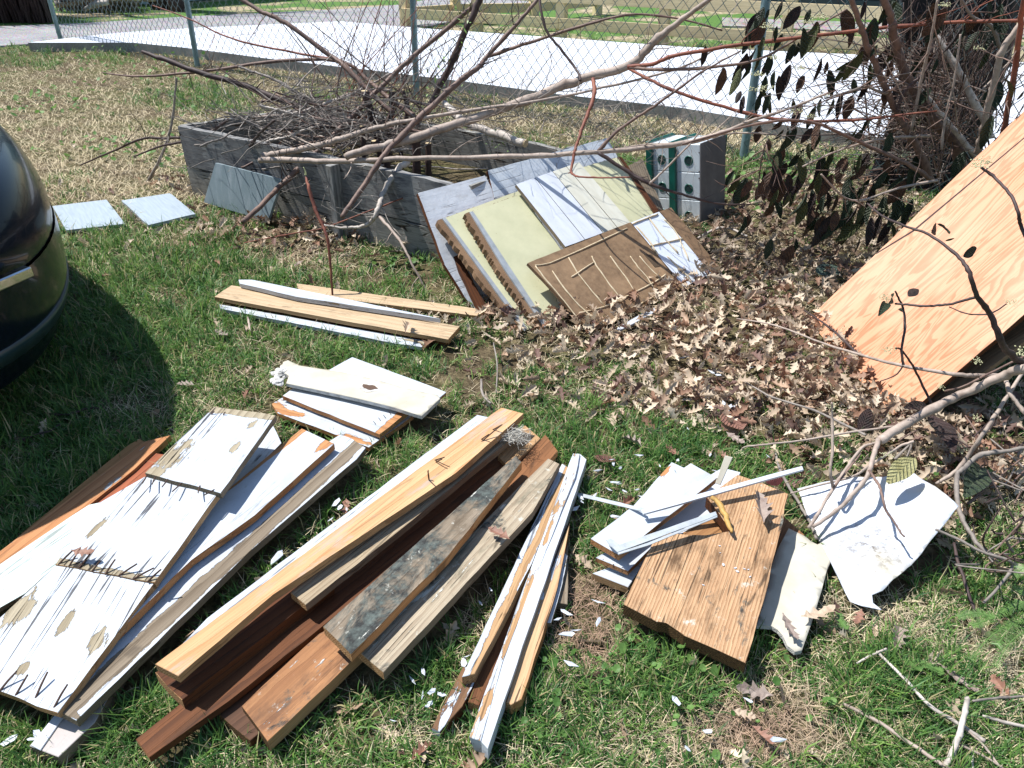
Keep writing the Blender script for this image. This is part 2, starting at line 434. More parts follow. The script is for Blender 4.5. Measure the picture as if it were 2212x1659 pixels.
tag(poly_prism('road', [(p.x, p.y) for p in rp], -.03, .012, gravel('asphalt_gravel', (.33, .32, .32), (.24, .235, .235))), kind='structure')
gp = [G(x, y, .008) for x, y in [(1560, 38), (2212, 60), (2500, 75), (2500, 95), (2212, 82), (1560, 56)]]
tag(poly_prism('gravel_path', [(p.x, p.y) for p in gp], -.03, .012, gravel('pale_gravel', (.34, .32, .30), (.2, .18, .16), 30)), kind='structure')

# ================================================================= CHAIN LINK FENCE
fp = [G(133, 92), G(427, 145), G(900, 206), G(1605, 345), Vector((4.35, 3.15, 0))]
ftop = [W(107, 0, fp[0].y), W(403, 0, fp[1].y), W(892, 0, fp[2].y), W(1655, 0, fp[3].y), None]
fence = empty('chain_link_fence', fp[0], 'galvanised chain link fence on round metal posts between the yard and the white concrete pad', 'fence')
for a, b in zip(fp, ftop):
    d = (b-a).normalized() if b is not None else Vector((0, 0, 1))
    d = d/d.z
    tube_obj('post', [a-d*.05, a+d*.6, a+d*1.32], [.030, .030, .030], M['galv'], fence, sides=12)
    tube_obj('post_cap', [a+d*1.32, a+d*1.335, a+d*1.35], [.034, .033, .012], M['galv'], fence, sides=12)
for z in (1.24,):
    tube_obj('top_rail', [p+Vector((0, 0, z)) for p in fp], [.02, .02], M['galv'], fence, sides=8, k=2)
V = []; Fc = []; a_ = .052; b_ = .058; wr = .0027
for i in range(4):
    A, B = fp[i], fp[i+1]; L = (B-A).length; dr = (B-A)/L; nn = Vector((-dr.y, dr.x, 0))
    for k in range(int(L/a_)):
        prev = None; ph = R.random()*6
        for s in range(22):
            z = .015+s*b_; u = (k + ((s+k) % 2))*a_
            q = A+dr*u+nn*(.012*sin(u*2.1+z*3)+.003*(1 if (s+k) % 2 else -1)-.035)+Vector((0, 0, z+.004*sin(u*9)))
            if prev is not None:
                d = (q-prev).normalized(); ux = nn; uy = d.cross(ux).normalized(); b0 = len(V)
                for P_ in (prev, q):
                    for an in (0, 2.094, 4.189): V.append(P_+(ux*cos(an)+uy*sin(an))*wr)
                for j in range(3): Fc.append((b0+j, b0+(j+1) % 3, b0+3+(j+1) % 3, b0+3+j))
            prev = q
tag(mk('wire_mesh', V, Fc, flat('wire_metal', (.13, .19, .20), (.07, .10, .11), 30, .45, .5, .5), fence, origin=fp[0].copy()), kind='stuff')

# ================================================================= WOODEN RAIL FENCE
lum = wood('fence_lumber', ((.80, .66, .40), (.64, .49, .27)), 9, 30, cracks=.15, strong=.5)
rf = empty('rail_fence', G(877, 57), 'new yellowish lumber post and rail fence beyond the white concrete pad', 'fence')
ends = [(877, 57), (1032, 68), (1212, 82), (1430, 98), (1690, 118), (1962, 138), (2260, 162)]
pb = [G(*e) for e in ends]
def upright(b, w, h, yaw, parent, m):
    mw = Matrix.Translation(b) @ Matrix.Rotation(yaw, 4, 'Z') @ Matrix.Rotation(-pi/2, 4, 'Y')
    return box('post', (-.05, -w, -w), (h, w, w), m, parent, mat4=mw, bev=.004)
def rail(a, b, z0, z1, off, parent, m):
    d = b-a; L = d.length; yaw = math.atan2(d.y, d.x); mw = Matrix.Translation(a+Vector((0, 0, 0))) @ Matrix.Rotation(yaw, 4, 'Z')
    return box('rail', (.0015, off-.018, z0+R.uniform(-.006, .006)), (L-.0015, off+.018, z1), m, parent, mat4=mw, bev=.003)
yaw = math.atan2(pb[-1].y-pb[0].y, pb[-1].x-pb[0].x)
for p in pb: upright(p, .066, 1.25, yaw, rf, lum)
for a, b in zip(pb[:-1], pb[1:]):
    for z in (.13, .46, .80): rail(a, b, z, z+.14, -.087, rf, lum)
qb = [pb[0], G(985, 48), G(1153, 45), G(1290, 30)]
yaw2 = math.atan2(qb[-1].y-qb[0].y, qb[-1].x-qb[0].x)
for p in qb[1:]: upright(p, .066, 1.25, yaw2, rf, lum)
for a, b in zip(qb[:-1], qb[1:]):
    for z in (.13, .46, .80): rail(a, b, z, z+.14, .0, rf, lum)

# ================================================================= FAR BACKGROUND
def far_stems(name, label, cat, x0, x1, y0, y1, n, h, m, lean=.15, rad=.012):
    V = []; Fc = []
    for _ in range(n):
        b = G(R.uniform(x0, x1), R.uniform(y0, y1)); hh = h*R.uniform(.5, 1.1)
        t = b+Vector((R.gauss(0, lean)*hh, R.gauss(0, lean)*hh, hh)); mid = b.lerp(t, .5)+Vector((R.gauss(0, .04), 0, 0))
        tube_vf([b, mid, t], [rad*R.uniform(.5, 1.3), rad*.8, rad*.3], 3, V, Fc)
    o0 = G((x0+x1)/2, (y0+y1)/2)
    return tag(mk(name, V, Fc, m, origin=o0), label, cat)
far_stems('hedge', 'dark bare brown hedge beyond the road, far left corner', 'hedge', -260, 112, 30, 50, 1300, 2.2, M['bark_dark'], .12, .02)
far_stems('brush_thicket', 'bare brushy thicket across the road behind the log heap', 'thicket', 120, 300, 4, 26, 500, 1.3, M['bark_grey'], .3, .014)
for (x, y, r, h, lab) in [(352, 18, .16, 3.5, 'left one of two dark tree trunks standing across the road'), (388, 22, .14, 3.3, 'right one of two dark tree trunks standing across the road')]:
    b = G(x, y); tr = empty('tree', b, lab, 'tree')
    tube_obj('trunk', [b-Vector((0, 0, .1)), b+Vector((-.08, 0, h*.5)), b+Vector((-.25, .1, h))], [r*1.3, r, r*.7], M['bark_dark'], tr, sides=10, knots=True)
    for q in range(5):
        s = b+Vector((-.2, .1, h*(.7+.07*q))); tube_obj('branch', [s, s+Vector((R.uniform(-.8, .8), R.uniform(-.4, .4), .7)), s+Vector((R.uniform(-1.6, 1.6), R.uniform(-.8, .8), 1.7))], [.06, .04, .015], M['bark_dark'], tr, sides=5)
lp = empty('log_heap', G(240, 32), 'heap of grey logs and brush beyond the road behind the chain link fence', 'logs')
for q in range(16):
    b = G(R.uniform(185, 300), R.uniform(18, 36)); d = Vector((R.uniform(-.9, .9), R.uniform(-.3, .3), R.uniform(-.06, .1))); z = R.uniform(.05, .45)
    tube_obj('log', [b-d+Vector((0, 0, z)), b+Vector((0, 0, z+.03)), b+d+Vector((0, 0, z))], [.07*R.uniform(.4, 1), .06, .05*R.uniform(.3, 1)], M['bark_white' if q % 3 else 'bark_grey'], lp, sides=7)
def siding(name, label, a, b, h, colr, z0=0, nb=12):
    d = b-a; L = d.length; ya = math.atan2(d.y, d.x); mw = Matrix.Translation(a) @ Matrix.Rotation(ya, 4, 'Z')
    o = empty(name, a, label, 'building'); m = flat(name+'_paint', colr, tuple(k*.8 for k in colr), 3, .6)
    box('wall', (0, .02, 0), (L, .3, h), m, o, mat4=mw, bev=0)
    for i in range(nb):
        box('siding_board', (0, -.012, z0+.01+i*.17), (L, .018, z0+.01+i*.17+.155), m, o, mat4=mw, bev=.004)
    return o
siding('house', 'pale blue sided house wall across the road, top left', G(285, 12), G(640, -14), 2.6, (.33, .50, .55))
siding('shed', 'dark blue grey sided building behind the lumber fence, top right', G(1500, 22)+Vector((0, 1, 0)), G(2600, 60)+Vector((0, 1, 0)), 2.6, (.055, .065, .085))

# ================================================================= RAISED BED
FL, FR, BR, BL = G(389, 269, .42), G(1010, 400, .42), G(1250, 314, .42), G(700, 226, .42)
for p in (FL, FR, BR, BL): p.z = 0
bed = empty('raised_bed', FL, 'weathered grey plank raised garden bed heaped with cut branches', 'garden bed')
bw1 = wood('bed_grey', ((.34, .34, .33), (.13, .13, .135)), 21, 36, stain=(.07, .07, .08), stain_amt=.3, cracks=.9)
bw2 = wood('bed_grey_two', ((.38, .37, .34), (.15, .15, .14)), 27, 40, stain=(.08, .08, .08), stain_amt=.25, cracks=.9)
def plank(a, b, z0, z1, off, m, name='plank', end_dip=0, parent=bed, th=.02, inset=.002):
    d = b-a; L = d.length; ya = math.atan2(d.y, d.x); mw = Matrix.Translation(a) @ Matrix.Rotation(ya, 4, 'Z')
    n = 14; V = []; Fc = []
    for i in range(n+1):
        u = inset+(L-2*inset)*i/n; wob = .004*sin(i*1.3+z0*20)
        zt = z1+.003*sin(i*2.1)-(end_dip*max(0, (i/n-.8)/.2)**1.5)
        V += [(u, off-th+wob, z0), (u, off+th+wob, z0), (u, off+th+wob, zt), (u, off-th+wob, zt)]
    for i in range(n):
        b0 = i*4
        for s in range(4): Fc.append((b0+s, b0+(s+1) % 4, b0+4+(s+1) % 4, b0+4+s))
    Fc += [(0, 3, 2, 1), (n*4, n*4+1, n*4+2, n*4+3)]
    o = mk(name, V, Fc, m, mat4=mw)
    bm = bmesh.new(); bm.from_mesh(o.data); bmesh.ops.recalc_face_normals(bm, faces=bm.faces); bm.to_mesh(o.data); bm.free()
    par(o, parent); return o
mid = FL.lerp(FR, .615)
for (a, b, dip) in ((FL, mid, 0), (mid, FR, .03)):
    plank(a, b, -.02, .168, 0, bw2); plank(a, b, .176, .262 if 0 else .415, 0, bw1, end_dip=dip)
plank(FR, BR, -.02, .168, 0, bw1); plank(FR, BR, .175, .42, 0, bw2)
plank(BL, BR, -.02, .168, 0, bw1); plank(BL, BR, .176, .40, 0, bw2, end_dip=.04)
plank(FL, BL, -.02, .168, 0, bw1); plank(FL, BL, .176, .415, 0, bw2)
dfr = (FR-FL).normalized(); nin = Vector((dfr.y, -dfr.x, 0))
for base, off in ((mid, nin*.045), (FL, nin*.0+dfr*-.0), (BR, Vector((0, 0, 0))), (BL, Vector((0, 0, 0)))):
    if off.length > 0:
        mw = Matrix.Translation(base+off) @ Matrix.Rotation(math.atan2(dfr.y, dfr.x), 4, 'Z') @ Matrix.Rotation(-pi/2, 4, 'Y')
        box('post', (-.03, -.04, -.02), (.40, .04, .02), bw1, bed, mat4=mw)
inner = [FL.lerp(BR, .03), FR.lerp(BL, .03), BR.lerp(FL, .03), BL.lerp(FR, .03)]
so_ = mk('soil_fill', [(p.x, p.y, .2) for p in inner], [(0, 1, 2, 3)], soil, bed, origin=FL.copy())

# ================================================================= BOARD PILES
S = slab
def ptz(p, th=.004): return p
# ---- left pile -------------------------------------------------
wo = wood('stained_orange', ORA, 31, 24, paint=(.36, .40, .40), cover=.16, strong=.5, blobs=(), cracks=.3)
S('board', 'thin orange stained board with a white paint patch, leftmost of the left pile', 'board', [(277, 961), (301, 948), (315, 955), (236, 1020), (130, 1096), (-60, 1240), (-110, 1240), (-60, 1198), (0, 1192), (107, 1106), (200, 1030)], .05, .02,
  (wood('stain_a', ((.46, .24, .10), (.30, .14, .05)), 2, 26, paint=WHITE, cover=.12, cracks=.3), M['side_orange'], M['end_tan']))
o = S('board', 'orange stained tongued board with a grey paint streak at the left edge of the picture', 'board', [(314, 953), (350, 939), (368, 940), (330, 976), (290, 1014), (200, 1085), (90, 1166), (-60, 1290), (-60, 1236), (0, 1192), (130, 1092), (236, 1018)], .062, .022,
  (wood('stain_b', ((.56, .27, .12), (.34, .14, .055)), 5, 30, paint=(.42, .45, .45), cover=.2, cracks=.25), M['side_orange'], M['end_tan']))
S('board', 'reddish board with a white edge line showing beside the nailed white boards', 'board', [(333, 978), (346, 974), (362, 975), (375, 985), (300, 1050), (200, 1120), (150, 1130), (205, 1085), (290, 1018)], .052, .02,
  (wood('stain_c', ((.42, .13, .06), (.20, .06, .03)), 8, 40, paint=WHITE, cover=.18, cracks=.4), M['side_orange'], M['end_tan']))
S('board', 'pale mint painted board under the nailed white boards at the left edge', 'board', [(240, 1080), (192, 1090), (176, 1100), (122, 1138), (50, 1193), (-70, 1266), (-70, 1352), (0, 1307), (57, 1280), (130, 1205), (205, 1145), (260, 1092)], .085, .012,
  (wood('mint_paint', GRY, 12, 30, paint=(.55, .65, .62), cover=.93, cracks=.55), M['side_grey'], M['end_grey']))
def mB(seed, cover, blobs_px=(), strips_px=(), cols=PAL, paint=WHITE, cracks=1.0, side='side_grey', end='end_grey', strong=.8, wear=1.0):
    def f(loc):
        bl = []
        for (x, y, rx, ry) in blobs_px:
            p = loc(x, y); bl.append((p.x, p.y, rx, ry))
        st = []
        for (ax, a, b) in strips_px:
            pa, pb_ = loc(*a), loc(*b); st.append((ax, pa[ax], pb_[ax]))
        return (wood('peeling_paint_%d' % seed, cols, seed, 30, paint=paint, cover=cover, blobs=bl, strips=st, cracks=cracks, strong=strong, wear=wear, ckf=30), M[side], M[end])
    return f
S('board', 'cracked white board lying in shade behind the top of the nailed boards', 'board', [(588, 915), (600, 925), (608, 957), (560, 1010), (497, 1068), (470, 1090), (440, 1080), (520, 990)], .06, .02, None, matfn=mB(40, .8, cracks=1.0))
# three overlapping nailed boards
t3 = S('siding_board', 'lowest of the three nailed peeling white boards, running off the left edge', 'board', [(120, 1221), (333, 1260), (327, 1268), (240, 1375), (180, 1455), (124, 1540), (60, 1516), (0, 1492), (-120, 1440), (-120, 1450), (-60, 1400), (0, 1332)], [(120, 1221, .135), (333, 1260, .135), (60, 1500, .10)], .02, None,
       matfn=mB(41, .93, blobs_px=[(45, 1310, .05, .035), (143, 1345, .03, .010), (212, 1385, .03, .018), (50, 1444, .012, .01)], cracks=1.0, side='side_tan', end='end_tan'), axis=((60, 1500), (215, 1250)))
nails(t3, [(78, 1505, 103, 1451), (118, 1526, 146, 1478), (35, 1500, 60, 1457), (0, 1492, 36, 1450)], up=.02, r=.0024)
t2 = S('siding_board', 'middle of the three nailed peeling white boards', 'board', [(313, 1029), (471, 1066), (440, 1107), (395, 1165), (334, 1258), (230, 1240), (119, 1219), (160, 1165), (214, 1086), (270, 1050)], [(313, 1029, .165), (471, 1066, .165), (230, 1240, .14)], .02, None,
       matfn=mB(43, .95, blobs_px=[(212, 1138, .035, .012)], strips_px=[(0, (230, 1240), (236, 1227))], cracks=1.0, side='side_tan', end='end_tan'), axis=((230, 1240), (392, 1047)))
nails(t2, [(128, 1218, 156, 1190), (150, 1222, 166, 1196), (171, 1226, 195, 1196), (200, 1233, 216, 1212), (228, 1240, 249, 1208), (258, 1243, 296, 1218), (290, 1250, 332, 1227), (320, 1256, 348, 1230)], up=.02, r=.0024)
t1 = S('siding_board', 'topmost of the three nailed boards, white paint flaking to grey wood', 'board', [(462, 878), (530, 884), (545, 890), (596, 897), (585, 918), (535, 985), (477, 1065), (470, 1066), (313, 1021), (345, 985), (400, 940)], [(462, 878, .19), (596, 897, .19), (400, 1045, .18)], .02, None,
       matfn=mB(47, .91, blobs_px=[(365, 985, .045, .05), (400, 962, .03, .02), (505, 970, .025, .012), (543, 918, .025, .01), (330, 1022, .03, .03)], strips_px=[(0, (530, 878), (527, 900))], cracks=1.0), axis=((395, 1043), (529, 888)))
nails(t1, [(318, 1026, 308, 1044), (336, 1030, 329, 1046), (362, 1036, 350, 1052), (392, 1044, 372, 1062), (432, 1050, 428, 1065), (462, 1058, 440, 1070), (457, 895, 463, 888), (483, 896, 487, 890)], up=.01, r=.002)
S('board', 'white board with bare brown left edge and bare upper corner beside the nailed boards', 'board', [(652, 925), (690, 936), (728, 950), (722, 958), (690, 986), (630, 1040), (550, 1113), (413, 1209), (290, 1322), (250, 1370), (230, 1360), (330, 1262), (423, 1150), (457, 1086), (550, 1010)], .115, .022, None,
  matfn=mB(50, .97, blobs_px=[(712, 955, .05, .02)], strips_px=[(1, (652, 925), (664, 930))], cols=ORA, cracks=.35, side='side_orange', end='end_tan', strong=.5, wear=.6), axis=((413, 1209), (720, 958)))
S('board', 'long white board with a wide weathered bare edge, right side of the left pile', 'board', [(700, 960), (735, 938), (760, 947), (790, 967), (770, 992), (738, 1020), (700, 1052), (633, 1106), (540, 1190), (477, 1250), (370, 1358), (277, 1438), (215, 1505), (165, 1556), (130, 1538), (230, 1400), (330, 1270), (450, 1160), (560, 1080)], .085, .022, None,
  matfn=mB(52, .93, strips_px=[(1, (633, 1106), (611, 1090)), (0, (148, 1548), (158, 1532))], cols=GRY, cracks=.4, side='side_grey', end='end_grey', wear=1.2), axis=((165, 1556), (770, 992)))
S('board', 'bottom plank half white and half grey poking out below the left pile', 'board', [(63, 1611), (90, 1576), (117, 1543), (230, 1425), (270, 1440), (262, 1466), (205, 1560), (150, 1612), (126, 1635)], .045, .035, None,
  matfn=mB(55, .98, cols=GRY, paint=(.42, .38, .36), cracks=.1, side='side_grey', end='end_grey'), axis=((100, 1590), (240, 1440)))
S('stripe_board', 'narrow white primed strip along the bottom plank of the left pile', 'board', [(66, 1609), (117, 1545), (136, 1550), (87, 1620)], .049, .003, M['white_flat'])
# ---- upper small pile ------------------------------------------
S('board', 'white board with torn wrinkled left end, lowest of the small flat pile', 'board', [(587, 872), (598, 862), (612, 857), (740, 890), (880, 893), (893, 897), (850, 930), (797, 966), (785, 961), (738, 937), (700, 925), (653, 909), (620, 900), (600, 892)], .04, .016, None, matfn=mB(60, .95, blobs_px=[(600, 878, .05, .03), (630, 893, .05, .02), (765, 948, .05, .015)], cols=ORA, cracks=.3, side='side_orange', end='end_tan'), axis=((600, 868), (845, 935)))
o = S('board', 'white board with bare orange nailed end in the small flat pile', 'board', [(637, 835), (740, 852), (881, 890), (850, 915), (820, 938), (738, 902), (670, 878), (610, 855)], .066, .016, None, matfn=mB(62, .99, strips_px=[(0, (862, 888), (885, 892))], cols=ORA, cracks=.2, side='side_orange', end='end_tan', strong=.5), axis=((622, 846), (845, 916)))
nails(o, [(812, 917, 806, 910), (822, 909, 817, 902), (834, 904, 828, 896), (845, 897, 840, 889)], up=.01, r=.0012)
S('board', 'white board with thin orange edge, back right of the small flat pile', 'board', [(761, 771), (830, 795), (900, 821), (964, 847), (946, 862), (870, 850), (800, 832), (700, 805), (713, 797)], .072, .012, None, matfn=mB(64, .99, cols=ORA, cracks=.1, side='side_orange', end='end_tan'), axis=((761, 771), (964, 847)))
hp = [(813, 800), ]
cr = sheet('plaster_strip', 'cream plasterboard strip with a broken round hole on the small flat pile', 'plasterboard', [(612, 783), (622, 779), (645, 790), (738, 803), (775, 811), (814, 821), (870, 838), (945, 853), (951, 861), (935, 875), (911, 898), (880, 889), (854, 881), (800, 868), (738, 853), (680, 840), (618, 828), (624, 812), (606, 800)], .094, .013, (M['cream'], M['gypsum']), lambda x, y: .0015*sin(x*14)+.001*sin(y*40), .02, axis=((620, 800), (930, 870)))
pl = o_pl[cr.name]; cpt = pl.up(.0012).hit(799, 838)
inv = wm(cr).inverted(); cl = inv @ cpt
ring = [(cl.x+.040*cos(a)*(1+.1*sin(5*a)+.1*sin(9*a)), cl.y+.024*sin(a)*(1+.2*cos(4*a)), .0004) for a in np.linspace(0, 2*pi, 26)[:-1]]
hole = mk('hole', ring + [(cl.x, cl.y, .0004)], [(i, (i+1) % 25, 25) for i in range(25)], M['gypsum'], mat4=wm(cr)@Matrix.Translation((0, 0, .0015))); par(hole, cr)
ring2 = [(cl.x-.003+.029*cos(a)*(1+.2*sin(3*a)+.12*sin(8*a)), cl.y+.002+.015*sin(a)*(1+.2*cos(5*a)), .0008) for a in np.linspace(0, 2*pi, 18)[:-1]]
h2 = mk('hole_depth', ring2, [tuple(range(17))], flat('hole_dark', (.10, .06, .04), None, 30, .9), mat4=wm(cr)@Matrix.Translation((0, 0, .002))); par(h2, cr)
for i in range(9):
    a = i*.7; c = pl.hit(596+R.uniform(-6, 22), 808+R.uniform(-22, 26))+Vector((0, 0, R.uniform(-.02, .012))); r = R.uniform(.010, .018)
    V = []; 
    bm = bmesh.new(); bmesh.ops.create_icosphere(bm, subdivisions=3, radius=r)
    for v in bm.verts: v.co *= 1+1.1*mnoise.noise(v.co*80+Vector((i, 0, 0))); v.co.z *= .45
    me = bpy.data.meshes.new('torn_plaster'); bm.to_mesh(me); bm.free(); me.materials.append(M['gypsum'])
    o = bpy.data.objects.new('torn_plaster', me); C.objects.link(o); o.location = c; par(o, cr)
# ---- left middle planks ----------------------------------------
tanw = wood('plank_tan', ((.56, .43, .28), (.40, .27, .15)), 70, 30, stain=(.12, .08, .05), stain_amt=.12, cracks=.4, strong=.5)
S('board', 'thin tan board furthest back of the low planks on the grass', 'board', [(640, 612), (700, 625), (800, 638), (925, 654), (1039, 668), (1031, 682), (960, 672), (800, 655), (650, 635)], .03, .015, (tanw, M['side_tan'], M['end_tan']))
S('board', 'narrow white trim strip speckled with dirt lying on the tan planks', 'board', [(515, 604), (528, 601), (545, 604), (640, 625), (738, 645), (951, 688), (950, 692), (738, 658), (640, 641), (518, 612)], .085, .02, None, matfn=mB(72, .95, cracks=.2, side='side_white', end='side_white'), axis=((515, 605), (950, 690)))
o = S('board', 'widest dirty tan plank of the low planks on the grass', 'board', [(500, 616), (620, 640), (738, 662), (870, 683), (993, 705), (968, 733), (850, 712), (738, 692), (600, 666), (463, 641)], .06, .018, (tanw, M['side_tan'], M['end_tan']), axis=((463, 641), (968, 733)))
S('board', 'tan under plank with a dark gap beneath the widest low plank', 'board', [(470, 646), (600, 670), (738, 697), (850, 718), (968, 738), (975, 730), (930, 700), (600, 650)], .038, .016, (tanw, M['side_brown'], M['end_tan']))
S('board', 'white painted strip nearest the camera of the low planks on the grass', 'board', [(473, 657), (500, 659), (600, 680), (738, 705), (850, 724), (926, 738), (911, 749), (850, 741), (738, 720), (600, 693), (475, 666)], .03, .016, None, matfn=mB(74, .85, blobs_px=[(900, 738, .08, .01)], cracks=.2, side='side_white', end='end_tan'), axis=((475, 662), (918, 744)))
# ---- centre timber pile ----------------------------------------
S('board', 'white painted board under the left side of the long orange plank', 'board', [(1031, 896), (1046, 893), (1075, 905), (850, 1085), (738, 1165), (447, 1375), (365, 1420), (372, 1400), (447, 1335), (738, 1112), (900, 992)], .085, .022, None, matfn=mB(80, .97, cracks=.7, side='side_white', end='end_grey'), axis=((372, 1404), (1040, 894)))
mo = S('board', 'long orange plank with bent nails, topmost of the centre pile', 'board', [(335, 1434), (440, 1353), (600, 1236), (738, 1134), (900, 1015), (1083, 880), (1131, 893), (1108, 918), (1060, 958), (984, 1022), (888, 1078), (820, 1125), (738, 1182), (660, 1238), (622, 1266), (602, 1284), (590, 1284), (580, 1297), (545, 1332), (500, 1367), (410, 1432), (385, 1460)], .165, .022,
  (wood('orange_plank', ((.66, .43, .23), (.46, .22, .09)), 81, 17, stain=(.36, .32, .28), stain_amt=.2, cracks=.3, strong=.75), wood('orange_plank_side', TAN, 82, 60), M['end_tan']), axis=((360, 1447), (1107, 887)))
nails(mo, [(1042, 953, 1085, 917), (1065, 928, 1083, 918), (942, 998, 955, 992), (1040, 949, 1056, 938), (927, 1037, 924, 1018), (940, 994, 960, 988)], up=.03, r=.002)
nails(mo, [(927, 1037, 925, 1016)], up=.06, r=.002)
S('board', 'grey weathered board end poking out under the long orange plank', 'board', [(627, 1279), (660, 1306), (738, 1236), (860, 1148), (960, 1062), (1060, 985), (1120, 935), (1100, 905), (1000, 985), (888, 1070), (738, 1182)], .13, .022,
  (wood('grey_tan', ((.42, .34, .23), (.22, .16, .10)), 83, 70, cracks=.6), M['side_grey'], M['end_tan']), axis=((643, 1293), (1100, 925)))
S('board', 'thick brown timber end just below the lower end of the long orange plank', 'board', [(335, 1452), (360, 1480), (393, 1512), (500, 1430), (653, 1310), (720, 1260), (660, 1230), (560, 1290), (420, 1420)], .105, .035,
  (wood('brown_a', BRN, 84, 40, cracks=.4), M['side_brown'], M['end_tan']), axis=((364, 1482), (690, 1245)))
S('board', 'long dark brown board reaching furthest toward the lower left in the centre pile', 'board', [(293, 1596), (393, 1515), (500, 1430), (653, 1309), (738, 1240), (850, 1160), (1000, 1050), (1105, 955), (1140, 970), (1130, 1000), (1000, 1110), (850, 1228), (705, 1348), (600, 1435), (493, 1515), (400, 1583), (322, 1636), (308, 1616)], .075, .018,
  (wood('brown_b', ((.17, .065, .025), (.06, .022, .010)), 85, 26, paint=(.5, .5, .48), cover=.05, cracks=.4), M['side_brown'], M['end_tan']), axis=((307, 1616), (1120, 975)))
S('board', 'dark board crossing low beneath the brown boards, lower centre', 'board', [(473, 1543), (495, 1565), (540, 1600), (700, 1460), (780, 1400), (720, 1350), (600, 1430)], .05, .03, (wood('brown_c', ((.12, .06, .035), (.05, .025, .015)), 86, 40), M['side_brown'], M['end_dark']), axis=((505, 1570), (740, 1380)))
S('board', 'orange brown board with a white plaster smear, lowest front of the centre pile', 'board', [(522, 1525), (610, 1448), (690, 1368), (745, 1340), (790, 1400), (770, 1422), (680, 1505), (578, 1601), (550, 1562)], .07, .034,
  None, matfn=lambda loc: (wood('orange_smear', ((.40, .20, .09), (.20, .085, .038)), 87, 20, stain=(.10, .05, .03), stain_amt=.4, mould=.06, paint=(.55, .55, .53), cover=.2, cracks=.3, strong=.6), wood('smear_side', TAN, 88, 50), M['end_dark']), axis=((550, 1562), (760, 1370)))
S('board', 'short pale board piece at the upper end of the centre pile', 'board', [(1134, 918), (1150, 930), (1168, 947), (1140, 985), (1100, 1010), (1075, 985)], .09, .02, (wood('pale_a', TAN, 89, 50), M['side_tan'], M['end_tan']))
S('board', 'brown board stub with a pointed upper corner between the mouldy boards', 'board', [(1178, 938), (1193, 952), (1205, 974), (1185, 1000), (1100, 1100), (1000, 1190), (960, 1190), (1064, 1075), (1124, 988)], .085, .02, (wood('brown_d', ((.27, .12, .05), (.14, .06, .026)), 90, 24), M['side_orange'], M['end_tan']), axis=((980, 1190), (1190, 955)))
S('board', 'board blackened with grey and green mould in the centre pile', 'board', [(698, 1353), (738, 1321), (850, 1224), (971, 1115), (1050, 1045), (1114, 984), (1127, 998), (1120, 1012), (1084, 1055), (1040, 1102), (968, 1200), (900, 1265), (830, 1335), (771, 1393), (758, 1413), (730, 1385)], [(698, 1353, .145), (771, 1393, .145), (1114, 984, .15)], .028, None,
  matfn=lambda loc: (wood('mould', ((.33, .27, .20), (.16, .12, .08)), 91, 30, stain=(.10, .075, .05), stain_amt=.3, paint=(.55, .54, .48), cover=.14, mould=.85, cracks=.4), M['side_orange'], M['end_tan']), axis=((735, 1373), (1118, 990)))
S('board', 'pale weathered board, right edge of the centre pile', 'board', [(768, 1402), (860, 1312), (968, 1207), (1068, 1104), (1184, 990), (1209, 1002), (1195, 1030), (1150, 1106), (1080, 1185), (994, 1284), (944, 1332), (890, 1390), (828, 1452), (798, 1430)], .105, .026, None,
  matfn=lambda loc: (wood('pale_weathered', ((.48, .41, .30), (.25, .19, .13)), 92, 46, stain=(.10, .10, .07), stain_amt=.25, paint=(.56, .55, .48), cover=.2, mould=.12, cracks=.6), M['side_grey'], M['end_tan']), axis=((798, 1430), (1197, 996)))
# ---- three strips ----------------------------------------------
S('board', 'dark brown recessed strip between the white trim strips', 'board', [(1011, 1516), (1035, 1524), (1110, 1350), (1200, 1110), (1225, 1020), (1205, 1010), (1130, 1220), (1065, 1370)], .035, .025, (wood('brown_e', ((.20, .085, .035), (.09, .035, .015)), 93, 50), M['side_brown'], M['end_tan']))
S('trim_strip', 'lower end of a trim strip with bare brown wood under the left white strip', 'trim', [(1000, 1440), (1040, 1440), (1016, 1485), (1000, 1524), (970, 1570), (950, 1580), (933, 1572), (945, 1545)], .04, .03, None, matfn=mB(94, .55, strips_px=[(1, (985, 1530), (1006, 1500))], cols=((.22, .12, .06), (.10, .05, .03)), cracks=.6, side='side_brown', end='side_white'), axis=((950, 1576), (1020, 1440)))
S('trim_strip', 'left white trim strip split down to bare wood on its right half', 'trim', [(1214, 1001), (1227, 1009), (1215, 1050), (1195, 1110), (1150, 1215), (1100, 1305), (1060, 1385), (1026, 1455), (998, 1462), (1040, 1370), (1095, 1240), (1159, 1106)], .07, .03, None, matfn=mB(95, .9, strips_px=[(1, (1110, 1250), (1128, 1256))], cols=TAN, cracks=.8, side='side_tan', end='end_tan', wear=1.3), axis=((1012, 1458), (1220, 1005)))
S('trim_strip', 'wide bevelled white trim strip with flaking left face', 'trim', [(1238, 979), (1252, 980), (1242, 1030), (1212, 1106), (1150, 1260), (1085, 1430), (1054, 1540), (1038, 1600), (1013, 1592), (1014, 1583), (1060, 1460), (1120, 1300), (1194, 1104)], [(1238, 979, .075), (1252, 980, .08), (1014, 1583, .06)], .045, None, matfn=mB(96, .60, blobs_px=[(1120, 1330, .12, .008), (1050, 1520, .05, .010), (1180, 1160, .06, .006)], cols=TAN, cracks=.5, side='side_white', end='side_white'), axis=((1025, 1595), (1245, 980)))
